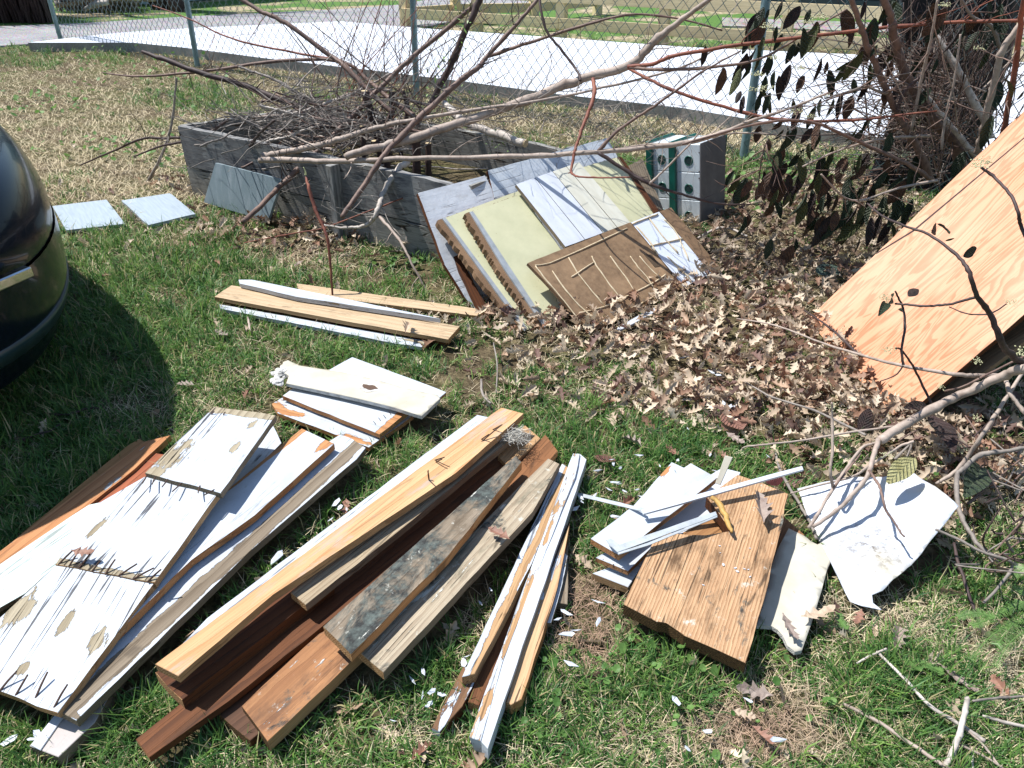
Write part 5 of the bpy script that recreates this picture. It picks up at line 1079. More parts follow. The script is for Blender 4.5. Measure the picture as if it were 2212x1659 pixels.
# ================================================================= CUT SHRUB BRANCHES, LOWER RIGHT
cutb = empty('fallen_branch', G(1901, 950, .2), 'cut shrub branch with side shoots lying over the plywood and white sheet at lower right', 'branch')
def vb(pts, z, r, m='bark_pale'):
    return branch(None, pts, None, r, m, parent=cutb, name='shoot', z=z)[1]
vb([(2300, 770), (2212, 796), (2164, 813), (2100, 842), (2021, 880), (1960, 915), (1901, 950)], [.50, .38, .26, .20], [8, 8, 8, 9], 'bark_pale')
vb([(1897, 950), (1884, 996), (1871, 1033), (1840, 1070), (1807, 1103), (1757, 1138)], [.20, .2, .14, .08], [5, 4.5, 4, 3.5])
vb([(1897, 955), (1862, 968), (1830, 1010), (1801, 1053), (1771, 1103), (1747, 1141)], [.20, .16, .12, .07], [2.5, 3, 3.5, 3.5])
vb([(1797, 870), (1797, 900), (1799, 953), (1794, 1020), (1800, 1055)], [.36, .3, .22, .12], [2, 3, 3, 3])
vb([(1591, 688), (1674, 703), (1774, 740), (1871, 770), (1951, 790), (2057, 808), (2110, 811), (2164, 811)], [.14, .2, .32, .36, .34], [1.3, 2, 3, 4, 4])
vb([(1737, 670), (1775, 695), (1807, 720), (1851, 763), (1868, 770)], [.2, .26, .26], [1.4, 2.2, 2.6], 'bark_dark')
vb([(1874, 440), (1907, 467), (1960, 490), (2007, 507), (2067, 551), (2094, 590), (2111, 640), (2137, 676), (2161, 730), (2177, 760), (2225, 795)], [.75, .8, .75, .6, .42], [1.6, 2.2, 3, 4.5, 5.5, 6], 'bark_dark')
vb([(2119, 362), (2150, 385), (2184, 423), (2200, 462), (2207, 493), (2240, 560)], [.95, .9, .8], [2.2, 3, 3.2], 'bark_dark')
vb([(2111, 641), (2085, 648), (2057, 656), (2025, 660), (1994, 661), (1960, 658), (1934, 656)], [.62, .58, .55], [2.6, 2.2, 2], 'bark_dark')
vb([(1934, 629), (1944, 650), (1951, 666), (1955, 706), (1948, 753), (1951, 788)], [.58, .5, .40], [1.6, 2.2, 2.4], 'bark_dark')
vb([(1935, 752), (1947, 756), (1965, 780), (1984, 813), (2014, 876)], [.46, .38, .24], [1.5, 2, 2.4], 'bark_dark')
vb([(2137, 679), (2158, 668), (2174, 656)], [.6, .62], [1.5, 1.2], 'bark_dark')
vb([(2051, 663), (2091, 678), (2134, 679)], [.55, .58], [1, 1.6], 'bark_dark')
vb([(2171, 813), (2175, 830), (2182, 850), (2200, 875), (2225, 905)], [.34, .34, .3], [4, 3.8, 3.5])
vb([(2212, 800), (2170, 865), (2124, 936), (2095, 980), (2067, 1016), (2021, 1046)], [.36, .25, .12, .05], [3, 4, 4, 3])
vb([(1601, 972), (1612, 965), (1657, 960), (1741, 950), (1841, 933), (1941, 920)], [.06, .12, .2], [1.6, 2, 2.4])
vb([(1595, 816), (1640, 843), (1674, 860), (1757, 886), (1820, 915), (1870, 940)], [.06, .12, .18], [1.4, 2.2, 2.6], 'bark_grey')
vb([(2230, 965), (2170, 975), (2117, 983), (2085, 1010), (2067, 1030), (2072, 1100), (2095, 1150), (2127, 1190), (2174, 1210)], [.2, .15, .1, .08], [3, 4.5, 4.5, 4, 3.5], 'bark_grey')
vb([(2021, 1143), (2070, 1165), (2124, 1193), (2177, 1210), (2186, 1226), (2160, 1265), (2124, 1303)], [.16, .14, .08], [2.2, 2.8, 2.4], 'bark_grey')
vb([(2061, 1173), (2068, 1210), (2081, 1246), (2098, 1300), (2117, 1350)], [.1, .08, .03], [2.6, 3, 2.6], 'bark_dark')
vb([(1877, 1016), (1890, 1035), (1901, 1053), (1908, 1080), (1914, 1103), (1930, 1125), (1945, 1150), (1954, 1160)], [.2, .2, .16, .15], [2.4, 2.6, 2, 1.6], 'bark_brown')
vb([(1674, 973), (1680, 1000), (1694, 1033), (1734, 1100), (1750, 1130), (1764, 1163)], [.02, .03, .05], [2.4, 3, 3.2], 'bark_grey')
vb([(1707, 1066), (1770, 1048), (1841, 1030), (1880, 1005), (1941, 966), (1975, 953)], [.07, .14, .2], [1.4, 2.4, 2.6])
vb([(1860, 980), (1841, 1003), (1820, 1030), (1800, 1054)], [.2, .14], [1.6, 2.4], 'bark_brown')
vb([(2040, 845), (2080, 835), (2150, 800), (2212, 770)], [.3, .42], [1.6, 2, 2], 'bark_brown')
vb([(1951, 790), (1935, 810), (1900, 824)], [.36, .3], [1.6, 1], 'bark_dark')
for i in range(34):
    x, y = R.uniform(1900, 2225), R.uniform(930, 1240)
    if 1000 < y < 1290 and x < 2100: x = R.uniform(2110, 2225)
    vb([(x, y), (x+R.uniform(-50, 50), y+R.uniform(-40, 20)), (x+R.uniform(-50, 120), y+R.uniform(-110, 40))], [R.uniform(.02, .1), R.uniform(.05, .25)], [R.uniform(1.4, 3), 1.2], R.choice(['bark_grey', 'bark_dark', 'bark_brown']))
for (x, y, z, s) in [(2112, 360, .95, 1.0), (2125, 350, .95, .9), (1912, 645, .56, .8), (1922, 652, .56, .7), (1924, 759, .45, .9), (2185, 655, .62, .8), (2205, 765, .45, 1.1), (2110, 782, .4, .8), (1592, 820, .06, 1.1), (1596, 978, .06, .9), (1800, 880, .34, .8), (2085, 975, .12, 1.0), (2110, 905, .2, .8), (2030, 838, .25, .7), (1915, 985, .2, .8)]: bud(G(x, y, z), cutb, s*.95)
for (a, b, c, d, z) in [(2050, 505, 2030, 480, .72), (2042, 520, 2062, 515, .7), (1962, 640, 1985, 622, .52), (1925, 636, 1930, 655, .56), (1915, 655, 1905, 672, .55), (1940, 668, 1955, 672, .5), (2080, 553, 2110, 535, .7), (2022, 490, 2017, 500, .72)]:
    put_leaf(G(a, b, z), G(c, d, z+.01), cutb)
put_leaf(G(1975, 990, .22), G(1922, 1036, .2), cutb, me=leaf_mesh('leaf', leafm('leaf_yellow', (.42, .40, .20), (.30, .28, .12), (.2, .18, .08)), .15, .15, 77, .28), roll=Vector((0, -.3, 1)))
for (a, b, c, d, z) in [(1850, 930, 1895, 895, .04), (2005, 880, 1962, 875, .16), (2010, 900, 2065, 960, .12), (1860, 935, 1880, 880, .05), (2120, 1010, 2095, 1060, .08)]:
    put_leaf(G(a, b, z), G(c, d, z+.05), cutb, me=leafmeshes[R.choice([0, 1, 5, 9])], roll=Vector((0, -.4, 1)))
# loose sticks, bottom right
for lab, pts, z, r, m in [
    ('long pale stick lying diagonally through the grass at lower right', [crB(1260, 905), crB(1420, 1060), crB(1600, 1250), crB(1800, 1380), crB(1960, 1485)], [.05, .05, .04], [2.4, 3, 3.4, 4], 'bark_white'),
    ('short pale twig crossing the upper end of the long lower right stick', [crB(1130, 980), crB(1220, 930), crB(1325, 885)], [.04, .06], [1.8, 2, 2], 'bark_white'),
    ('pale stick running to the bottom edge below the tall grass tuft', [crB(1040, 1240), crB(1250, 1350), crB(1450, 1480), crB(1690, 1645), crB(1800, 1720)], [.03, .03], [3, 3.6, 3.6, 3], 'bark_pale'),
    ('pale broken forked stick standing at the bottom right corner', [crB(1845, 1205), crB(1835, 1290), crB(1800, 1420), crB(1760, 1540), crB(1700, 1665)], [.10, .06, .02], [4.5, 4.5, 5, 5], 'bark_white'),
    ('thin pale twig slanting right from the broken forked stick', [crB(1800, 1510), crB(1950, 1580), crB(2080, 1660)], [.04, .03], [2.2, 2, 1.6], 'bark_pale'),
    ('thin twig curving down right of the broken forked stick', [crB(1830, 1400), crB(1950, 1510), crB(2050, 1640)], [.05, .03], [1.6, 2, 1.8], 'bark_pale'),
    ('straight twig entering from the right edge near the corner', [crB(1880, 1225), crB(2050, 1205), crB(2300, 1190)], [.07, .05], [2, 2, 2], 'bark_grey'),
    ('short upright pale twig at the bottom edge near the corner', [crB(1875, 1530), crB(1880, 1600), crB(1880, 1680)], [.03, .02], [1.8, 2, 2], 'bark_white'),
    ('pale split stick near the right edge above the corner', [crB(1945, 1320), crB(2100, 1365), crB(2260, 1400)], [.04, .04], [2, 3, 3], 'bark_white'),
    ('dark grey twig lying in the shaded grass left of the boards', [(95, 892), (130, 896), (160, 892), (190, 882), (215, 882)], [.03, .03], [2, 2.4, 1.6], 'bark_dark'),
    ('second dark twig in the shaded grass at the left edge', [(45, 950), (80, 938), (110, 930), (130, 915)], [.03, .03], [1.4, 2, 1.4], 'bark_dark'),
    ('thin upright stick rising from the leaf litter before the panels', [(1066, 740), (1074, 790), (1072, 850)], [.06, .02], [1.4, 1.6, 1.4], 'bark_grey'),
    ('short curved stick in the grass right of the small flat pile', [(1040, 820), (1042, 850), (1060, 872)], [.04, .03], [2.4, 3, 2.2], 'bark_grey'),
    ('small grey stick in the grass below the low planks', [(535, 685), (538, 700), (540, 716)], [.03, .03], [2, 2.4, 2], 'bark_pale'),
    ('pale stick lying among leaves under the shrub', [crA(-60, -20), cr2(240, 1478), cr2(420, 1530)], [.03, .05], [2, 3, 2], 'bark_white')]:
    branch(lab, pts, None, r, m, z=z, name='stick', cat='stick')

# yew sprigs at the right edge
ym = flat('yew_green', (.10, .19, .045), (.06, .12, .03), 20, .5); 
yw = empty('yew_seedling', G(2180, 1400, 0), 'bright green feathery evergreen sprigs at the lower right edge', 'plant')
def sprig(P, parent, L=.016):
    V = []; Fc = []; Q = catmull(P, 9); tube_vf(Q, [.0012]*len(Q), 4, V, Fc)
    for i in range(len(Q)-1):
        d = (Q[i+1]-Q[i]).normalized(); s = d.cross(Vector((0, 0, 1))).normalized()
        for sg in (-1, 1):
            for h in (0, .5):
                p = Q[i].lerp(Q[i+1], h); t = (s*sg+d*.55+Vector((0, 0, R.uniform(-.15, .25)))).normalized(); l = L*R.uniform(.8, 1.2)*(1-.5*(i/len(Q))**3); w = d*.0011; b = len(V)
                V += [p-w, p+w, p+t*l+w*.5, p+t*l-w*.5]; Fc.append((b, b+1, b+2, b+3))
    mk('sprig', V, Fc, ym, parent, origin=P[0].copy())
for pts in [[(2212, 1300), (2170, 1320), (2130, 1340), (2100, 1352)], [(2230, 1330), (2180, 1350), (2140, 1375), (2095, 1425)], [(2230, 1290), (2200, 1275), (2180, 1262)], [(2150, 1335), (2110, 1325), (2070, 1333)], [(2190, 1345), (2160, 1385), (2150, 1400)], [(2220, 1360), (2180, 1390), (2150, 1440)], [(2240, 1240), (2215, 1225), (2190, 1245)]]:
    sprig([G(x, y, .05+.03*R.random()) for x, y in pts], yw)
yw2 = empty('yew_seedling', G(2000, 1430, 0), 'small flat evergreen sprigs low in the grass above the long pale stick', 'plant')
for pts in [[(2040, 1455), (2010, 1440), (1975, 1425)], [(1990, 1450), (1975, 1435), (1960, 1445)], [(1830, 1360), (1815, 1340), (1812, 1325)]]:
    sprig([G(x, y, .04) for x, y in pts], yw2, .013)
exec_ground = True

# ================================================================= GRASS, STRAW, LEAVES
def vnoise(x, y, s, seed):
    r = np.random.default_rng(seed); out = np.zeros_like(x)
    for k in range(7):
        a = r.uniform(0, 2*np.pi); f = s*r.uniform(.5, 1.8); out += np.sin(x*np.cos(a)*f+y*np.sin(a)*f+r.uniform(0, 6.28))
    return out/7*1.9
def blobs(px, py, L):
    o = np.zeros_like(px)
    for (x, y, rx, ry, w) in L: o += w*np.exp(-(((px-x)/rx)**2+((py-y)/ry)**2))
    return o
STRAW = [(150, 300, 320, 150, 1.5), (60, 190, 220, 60, 1.1), (620, 565, 130, 30, .7), (330, 400, 90, 40, .9), (1300, 262, 420, 30, 1.4), (700, 180, 300, 40, .9), (1700, 300, 300, 30, 1.2), (1265, 1390, 70, 90, 1.7), (1640, 1560, 150, 90, 1.7), (1900, 1340, 130, 50, 1.3), (60, 1000, 110, 40, .9), (260, 890, 100, 50, .7), (1020, 1330, 50, 90, .7), (900, 1600, 90, 40, .7), (2120, 1420, 90, 60, .9), (1270, 1300, 40, 60, 1.2), (1460, 1610, 90, 50, .8), (550, 1510, 60, 50, .4), (1500, 150, 900, 30, .9), (840, 700, 120, 30, .5)]
GREEN = [(60, 125, 70, 26, 2.2), (210, 120, 60, 20, 1.6), (430, 215, 95, 26, 2.6), (740, 200, 80, 20, .8), (350, 640, 280, 150, .8), (120, 900, 260, 200, .9), (800, 765, 130, 45, 1.0), (1480, 975, 170, 60, 1.1), (1250, 930, 150, 80, .5), (300, 1560, 330, 80, 1.0), (1130, 1440, 130, 110, .4), (1950, 1470, 120, 70, 1.3), (1310, 1150, 60, 110, 1.0), (1650, 400, 60, 30, .7), (1450, 170, 500, 25, .2), (1800, 960, 90, 50, .9), (900, 1420, 90, 100, .5), (1450, 1480, 200, 60, .7), (540, 570, 40, 20, 1.0), (1430, 640, 30, 30, .3)]
LIT = [(1400, 720, 330, 75, 1.3), (1680, 790, 210, 110, 1.3), (1650, 580, 240, 90, 1.5), (680, 500, 240, 40, 1.1), (1200, 690, 140, 35, 1.0), (1820, 940, 180, 60, .9), (1300, 850, 250, 50, .35), (2080, 1000, 200, 140, .7), (350, 400, 70, 20, .7), (1760, 470, 190, 80, 1.4), (1950, 600, 100, 100, 1.0), (1560, 880, 220, 50, .5)]
def inside(px, py, poly):
    c = np.zeros(px.shape, bool); n = len(poly)
    for i in range(n):
        x1, y1 = poly[i]; x2, y2 = poly[(i+1) % n]
        if y1 == y2: continue
        t = ((y1 > py) != (y2 > py)) & (px < (x2-x1)*(py-y1)/(y2-y1)+x1); c ^= t
    return c
bedp = [(p.x, p.y) for p in (FL, FR, BR, BL)]
slabp = [(p.x, p.y) for p in sp]; roadp = [(p.x, p.y) for p in rp]; pathp = [(p.x, p.y) for p in gp]
def blocked(X, Y, boards=True):
    b = inside(X, Y, bedp) | inside(X, Y, slabp) | inside(X, Y, roadp)
    b |= inside(X, Y, pathp)
    if boards:
        for f in FOOT: b |= inside(X, Y, f)
    return b
def sample(n, ymin=60, far=6.0, power=1.0, seed=1, xr=(-330, 2540), ymax=2150):
    r = np.random.default_rng(seed)
    px = r.uniform(*xr, n*4); py = r.uniform(ymin, ymax, n*4)
    b = -(py-829.5)/F; dy = CP+b*SP; dz = -SP+b*CP; t = -H/dz; X = (px-1106)/F*t; Y = dy*t
    D = np.sqrt(X*X+Y*Y+H*H); w = np.minimum(D, far)**power; keep = r.uniform(0, 1, n*4) < w/far**power
    idx = np.nonzero(keep)[0][:n]
    return X[idx], Y[idx], px[idx], py[idx], D[idx]
def blades(name, X, Y, L, wd, az, lean, bend, col, z0=None, mat=None):
    n = len(X); r = np.random.default_rng(5); Z = gz(X, Y) if z0 is None else z0
    dx, dy = np.cos(az), np.sin(az); sx, sy = -dy, dx
    tw = r.uniform(-.6, .6, n); sx, sy = np.cos(az+pi/2+tw), np.sin(az+pi/2+tw)
    e1 = lean; e2 = lean+bend
    P1 = np.stack([X+dx*np.sin(e1)*L*.5, Y+dy*np.sin(e1)*L*.5, Z+np.cos(e1)*L*.5], 1)
    P2 = P1+np.stack([dx*np.sin(e2)*L*.5, dy*np.sin(e2)*L*.5, np.cos(e2)*L*.5], 1)
    P2[:, 2] = np.maximum(P2[:, 2], Z+.003)
    P0 = np.stack([X, Y, Z-.004], 1); S_ = np.stack([sx, sy, np.zeros(n)], 1)*wd[:, None]*.5
    V = np.empty((n, 5, 3)); V[:, 0] = P0-S_; V[:, 1] = P0+S_; V[:, 2] = P1+S_*.9; V[:, 3] = P1-S_*.9; V[:, 4] = P2
    me = bpy.data.meshes.new(name); me.vertices.add(n*5); me.vertices.foreach_set('co', V.reshape(-1).astype(np.float32))
    base = np.arange(n)*5; lp = np.stack([base, base+1, base+2, base+3, base+3, base+2, base+4], 1).reshape(-1)
    me.loops.add(n*7); me.loops.foreach_set('vertex_index', lp.astype(np.int32))
    ls = np.stack([np.arange(n)*7, np.arange(n)*7+4], 1).reshape(-1); lt = np.tile([4, 3], n)
    me.polygons.add(n*2); me.polygons.foreach_set('loop_start', ls.astype(np.int32)); me.polygons.foreach_set('loop_total', lt.astype(np.int32))
    me.update(calc_edges=True)
    ca = me.color_attributes.new('col', 'FLOAT_COLOR', 'POINT')
    cc = np.ones((n, 5, 4), np.float32); cc[:, :, :3] = col[:, None, :]
    ca.data.foreach_set('color', cc.reshape(-1)); me.materials.append(mat)
    o = bpy.data.objects.new(name, me); C.objects.link(o); return o
grass_m = attrmat('grass_blade', .5, .35, .3); straw_m = attrmat('straw_blade', .8, .15, .15)
rg = np.random.default_rng(3)
# green tufts
nt = 52000; X, Y, px, py, D = sample(nt, seed=2, power=1.1)
g = .50+blobs(px, py, GREEN)-.55*blobs(px, py, STRAW)-.62*blobs(px, py, LIT)+.32*vnoise(X, Y, 7, 4)+.15*vnoise(X, Y, 22, 9)
k = (rg.uniform(0, 1, len(X)) < np.clip(g, .03, 1)); X, Y, px, py, D, g = [a[k] for a in (X, Y, px, py, D, g)]
bt = 12; n = len(X)
def rep(a): return np.repeat(a, bt)
Dn = rep(D); fs = np.clip(Dn/2.4, .9, 2.4)**.5
Xb = rep(X)+rg.normal(0, .012, n*bt)*fs; Yb = rep(Y)+rg.normal(0, .012, n*bt)*fs
az = rep(rg.uniform(0, 2*pi, n))+rg.normal(0, 1.1, n*bt)
L = rep(rg.uniform(.030, .088, n)*(.8+.35*np.clip(g, 0, 1.5)))*rg.uniform(.5, 1.15, n*bt)*(fs**.4)
wd = rg.uniform(.0018, .0048, n*bt)*fs
hue = rep(rg.uniform(0, 1, n))*.6+rg.uniform(0, 1, n*bt)*.4
gcol = np.stack([.035+.19*hue**1.6, .11+.25*hue**1.4, .025+.05*hue], 1)
dryb = rg.uniform(0, 1, n*bt) < .13; gcol[dryb] = np.array([.48, .42, .22])*rg.uniform(.6, 1.2, (dryb.sum(), 1))
kk = ~blocked(Xb, Yb)
kk &= ~((Yb > 7.5) & (L < 0))
arr = [a[kk] for a in (Xb, Yb, L, wd, az)]; m_ = kk.sum()
tag(blades('grass', *arr, rg.uniform(.1, 1.15, m_), rg.uniform(.1, 1.1, m_), gcol[kk], mat=grass_m), 'short green grass growing through the yard in uneven tufts', 'grass', kind='stuff')
# straw
ns_ = 300000; X, Y, px, py, D = sample(ns_, seed=8, power=1.2)
s_ = .26+blobs(px, py, STRAW)*.85+.22*vnoise(X, Y, 6, 14)+.18*vnoise(X, Y, 19, 15)-.25*blobs(px, py, GREEN)
k = (rg.uniform(0, 1, len(X)) < np.clip(s_, .05, 1)) & ~blocked(X, Y); X, Y, px, py, D = [a[k] for a in (X, Y, px, py, D)]; n = len(X)
fs = np.clip(D/2.4, .8, 2.6)**.6; L = rg.uniform(.02, .075, n)*fs**.5; wd = rg.uniform(.0009, .0022, n)*fs
tone = rg.uniform(.5, 1.25, (n, 1)); br_ = np.clip(blobs(px, py, [(1265, 1390, 80, 110, 1), (1640, 1580, 170, 90, 1), (1270, 1300, 60, 80, 1)]), 0, 1)[:, None]
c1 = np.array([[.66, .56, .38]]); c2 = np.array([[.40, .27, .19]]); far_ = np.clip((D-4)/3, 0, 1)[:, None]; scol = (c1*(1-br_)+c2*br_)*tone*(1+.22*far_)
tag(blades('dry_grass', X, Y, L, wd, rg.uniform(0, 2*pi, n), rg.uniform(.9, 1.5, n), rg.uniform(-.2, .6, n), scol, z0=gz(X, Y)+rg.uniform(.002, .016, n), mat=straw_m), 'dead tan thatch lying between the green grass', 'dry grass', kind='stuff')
# round leaved weeds
nw = 9000; X, Y, px, py, D = sample(nw*3, seed=21, power=1.0)
WEED = [(215, 130, 75, 22, 1.6), (80, 225, 70, 16, 1.3), (160, 235, 60, 16, 1.3), (40, 250, 40, 8, 1), (430, 240, 60, 18, .8), (110, 330, 60, 10, .6), (200, 190, 90, 12, .6), (230, 330, 60, 18, 1), (320, 335, 60, 26, 1), (300, 150, 90, 22, .7), (1640, 430, 90, 45, 1.3), (1440, 170, 300, 18, .3), (1420, 1420, 120, 60, .6), (1560, 1360, 70, 50, .5), (1500, 1500, 200, 90, .35), (870, 585, 60, 18, .8), (2100, 1080, 90, 60, .6), (1160, 1500, 120, 90, .25), (420, 170, 120, 20, .7), (1650, 380, 60, 40, .9)]
k = (rg.uniform(0, 1, len(X)) < np.clip(blobs(px, py, WEED), 0, 1)) & ~blocked(X, Y); X, Y, D = X[k], Y[k], D[k]; n = len(X)
V = np.empty((n, 7, 3)); r0 = rg.uniform(.005, .011, n)*np.clip(D/2.4, .9, 2.4)**.9; zc = rg.uniform(.012, .05, n)*np.clip(D/3, 1, 1.6); tx, ty = rg.normal(0, .45, n), rg.normal(0, .45, n)
for i in range(6):
    a = i*pi/3; ax_ = r0*np.cos(a); ay_ = r0*np.sin(a); V[:, i] = np.stack([X+ax_, Y+ay_, zc+ax_*tx+ay_*ty], 1)
V[:, 6] = np.stack([X, Y, zc-.002], 1)
me = bpy.data.meshes.new('weeds'); idx = np.arange(n)*7
Fw = [(int(b)+i, int(b)+(i+1) % 6, int(b)+6) for b in idx for i in range(6)]
me.from_pydata(V.reshape(-1, 3).tolist(), [], Fw); ca = me.color_attributes.new('col', 'FLOAT_COLOR', 'POINT')
cc = np.ones((n, 7, 4), np.float32); h_ = rg.uniform(0, 1, (n, 1)); cc[:, :, :3] = (np.array([[.06, .15, .03]])*(1-h_)+np.array([[.17, .30, .08]])*h_)[:, None]; ca.data.foreach_set('color', cc.reshape(-1)); me.materials.append(grass_m)
wo_ = bpy.data.objects.new('weeds', me); C.objects.link(wo_); tag(wo_, 'low round leaved green weeds in patches among the grass', 'weeds', kind='stuff')

# oak leaf templates
def oak(seed):
    rr = np.random.default_rng(seed); N = 13; t = np.linspace(0, 1, N)
    lob = np.array([.015, .05, .15, .40, .20, .19, .50, .22, .20, .38, .18, .20, .03])*rr.uniform(.8, 1.2, N); sw = np.array([0, 0, 0, .07, 0, 0, .08, 0, 0, .07, 0, 0, 0])
    kz = rr.uniform(-.9, 1.3); kc = rr.uniform(-.5, 1.5); tt = rr.uniform(-1, 1)
    V = []
    for side in (-1, 0, 1):
        for i in range(N):
            w = lob[i]*side*(.55)*rr.uniform(.85, 1.15); x = t[i]+(sw[i] if side else 0)
            z = kz*.45*(x-.5)**2 + kc*abs(w)*.9 + tt*w*(x-.5) + rr.normal(0, .012); V.append((x-.5, w, z))
    Fc = []
    for s in (0, 1):
        for i in range(N-1):
            a = s*N+i; Fc.append((a, a+1, a+N+1, a+N))
    return np.array(V), np.array(Fc)
OAK = [oak(s) for s in range(9)]
def scatter(name, X, Y, Z, sz, col, seed, tilt=.5, mat=None):
    r = np.random.default_rng(seed); n = len(X); allV = []; allF = []; allC = []; off = 0
    which = r.integers(0, len(OAK), n)
    for k, (TV, TF) in enumerate(OAK):
        ix = np.nonzero(which == k)[0]; m = len(ix)
        if not m: continue
        a = r.uniform(0, 2*pi, m); b = r.normal(0, tilt, m); c = r.normal(0, tilt, m)
        ca, sa, cb, sb, cc, sc_ = np.cos(a), np.sin(a), np.cos(b), np.sin(b), np.cos(c), np.sin(c)
        Rz = np.zeros((m, 3, 3)); Rz[:, 0, 0] = ca; Rz[:, 0, 1] = -sa; Rz[:, 1, 0] = sa; Rz[:, 1, 1] = ca; Rz[:, 2, 2] = 1
        Rx = np.zeros((m, 3, 3)); Rx[:, 0, 0] = 1; Rx[:, 1, 1] = cb; Rx[:, 1, 2] = -sb; Rx[:, 2, 1] = sb; Rx[:, 2, 2] = cb
        Ry = np.zeros((m, 3, 3)); Ry[:, 1, 1] = 1; Ry[:, 0, 0] = cc; Ry[:, 0, 2] = sc_; Ry[:, 2, 0] = -sc_; Ry[:, 2, 2] = cc
        Q = Rz@Rx@Ry; P = np.einsum('mij,vj->mvi', Q, TV)*sz[ix][:, None, None]
        P[:, :, 2] -= P[:, :, 2].min(axis=1)[:, None]; P += np.stack([X[ix], Y[ix], Z[ix]], 1)[:, None]
        allV.append(P.reshape(-1, 3)); allF.append((TF[None]+(np.arange(m)*len(TV))[:, None, None]+off).reshape(-1, 4)); off += m*len(TV)
        allC.append(np.repeat(col[ix], len(TV), 0))
    V = np.concatenate(allV); Fq = np.concatenate(allF); Cc = np.concatenate(allC)
    me = bpy.data.meshes.new(name); me.vertices.add(len(V)); me.vertices.foreach_set('co', V.reshape(-1).astype(np.float32))
    me.loops.add(len(Fq)*4); me.loops.foreach_set('vertex_index', Fq.reshape(-1).astype(np.int32)); me.polygons.add(len(Fq))
    me.polygons.foreach_set('loop_start', (np.arange(len(Fq))*4).astype(np.int32)); me.polygons.foreach_set('loop_total', np.full(len(Fq), 4, np.int32)); me.update(calc_edges=True)
    at = me.color_attributes.new('col', 'FLOAT_COLOR', 'POINT'); c4 = np.ones((len(V), 4), np.float32); c4[:, :3] = Cc; at.data.foreach_set('color', c4.reshape(-1)); me.materials.append(mat)
    o = bpy.data.objects.new(name, me); C.objects.link(o); return o
leaf_lit = attrmat('dead_leaf', .6, .2, .3)
X, Y, px, py, D = sample(44000, ymin=250, seed=31, power=1.0)
lt_ = blobs(px, py, LIT); lt_ = np.where(lt_ > .35, lt_, lt_*.5)+.02+.18*np.clip(vnoise(X, Y, 5, 33), 0, 1)*(lt_ > .1)
k = (rg.uniform(0, 1, len(X)) < np.clip(lt_, 0, 1)); k &= ~blocked(X, Y, True); X, Y, px, py, D = [a[k] for a in (X, Y, px, py, D)]; n = len(X)
lc = np.array([[.60, .47, .34], [.42, .29, .20], [.68, .56, .42], [.17, .10, .08], [.30, .17, .11], [.54, .43, .31], [.60, .50, .37]])[rg.integers(0, 7, n)]*rg.uniform(.7, 1.15, (n, 1))
shade_old_ = np.clip(blobs(px, py, [(1700, 530, 260, 90, 1.2), (700, 490, 200, 30, .6), (1980, 880, 160, 120, .6)]), 0, 1)[:, None]; lc = lc*(1-.55*shade_old_)+np.array([[.13, .085, .06]])*.35*shade_old_  # shade under shrub and beside bed put into leaf colour, with some decay
dens_ = np.clip(blobs(px, py, LIT), 0, 1.2)
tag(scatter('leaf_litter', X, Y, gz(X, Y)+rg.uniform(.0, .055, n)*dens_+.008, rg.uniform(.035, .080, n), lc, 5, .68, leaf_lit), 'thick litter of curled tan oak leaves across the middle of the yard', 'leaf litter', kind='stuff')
# individual leaves that show on the grass
FLATK = sorted(range(len(OAK)), key=lambda k: float(np.ptp(OAK[k][0][:, 2])))[:5]
def one_leaf(x, y, z, s, c, label, group, k):
    k = FLATK[k % len(FLATK)]; TV, TF = OAK[k]
    key = (k, c)
    if key not in OM:
        me = bpy.data.meshes.new('oak_leaf'); me.from_pydata(TV.tolist(), [], TF.tolist()); me.materials.append(LM[c]); OM[key] = me
    o = bpy.data.objects.new('oak_leaf', OM[key]); C.objects.link(o)
    o.matrix_basis = Matrix.Translation(G(x, y, z)) @ Matrix.Rotation(R.uniform(0, 6.3), 4, 'Z') @ Matrix.Rotation(R.gauss(0, .35), 4, 'X') @ Matrix.Scale(s, 4)
    tag(o, label, 'leaf', group)
OM = {}; LM = [flat('leaf_tan', (.46, .36, .26), (.32, .23, .16), 5, .6), flat('leaf_redbrown', (.26, .13, .085), (.16, .08, .055), 5, .6), flat('leaf_greybrown', (.30, .24, .20), (.18, .13, .11), 5, .6)]
CN = ['pale tan', 'reddish brown', 'grey brown']
REG = [((200, 560), (560, 760), 'in the sunny grass left of the low planks'), ((200, 560), (770, 900), 'in the shaded grass right of the car'), ((950, 1250), (840, 1000), 'between the small flat pile and the leaf litter'),
       ((1250, 1480), (880, 980), 'in green grass below the middle of the leaf litter'), ((1500, 1700), (900, 990), 'in green grass above the right pile'), ((1230, 1400), (1000, 1200), 'between the trim strips and the right pile'),
       ((400, 700), (500, 590), 'on dry grass before the grey leaning panel'), ((720, 930), (540, 600), 'on dry grass between the raised bed and the low planks'), ((1750, 1950), (1330, 1420), 'below the crumpled white sheet'),
       ((1980, 2200), (1450, 1620), 'among the sticks at the lower right corner'), ((1300, 1700), (1480, 1640), 'on the bare brown patch at the bottom edge'), ((880, 960), (1380, 1640), 'in grass left of the trim strips'), ((640, 800), (1040, 1110), 'in grass between the two long board piles')]
CL = {}
for i in range(39):
    rg_ = REG[i % 13]; x, y = R.uniform(*rg_[0]), R.uniform(*rg_[1]); ci = (i//13) % 3; p = G(x, y)
    if blocked(np.array([p.x]), np.array([p.y]))[0]: continue
    one_leaf(x, y, .03, (.048, .062, .08)[ci]*R.uniform(.9, 1.1), ci, CN[ci]+' oak leaf '+rg_[2], 'loose oak leaves on the grass', i)
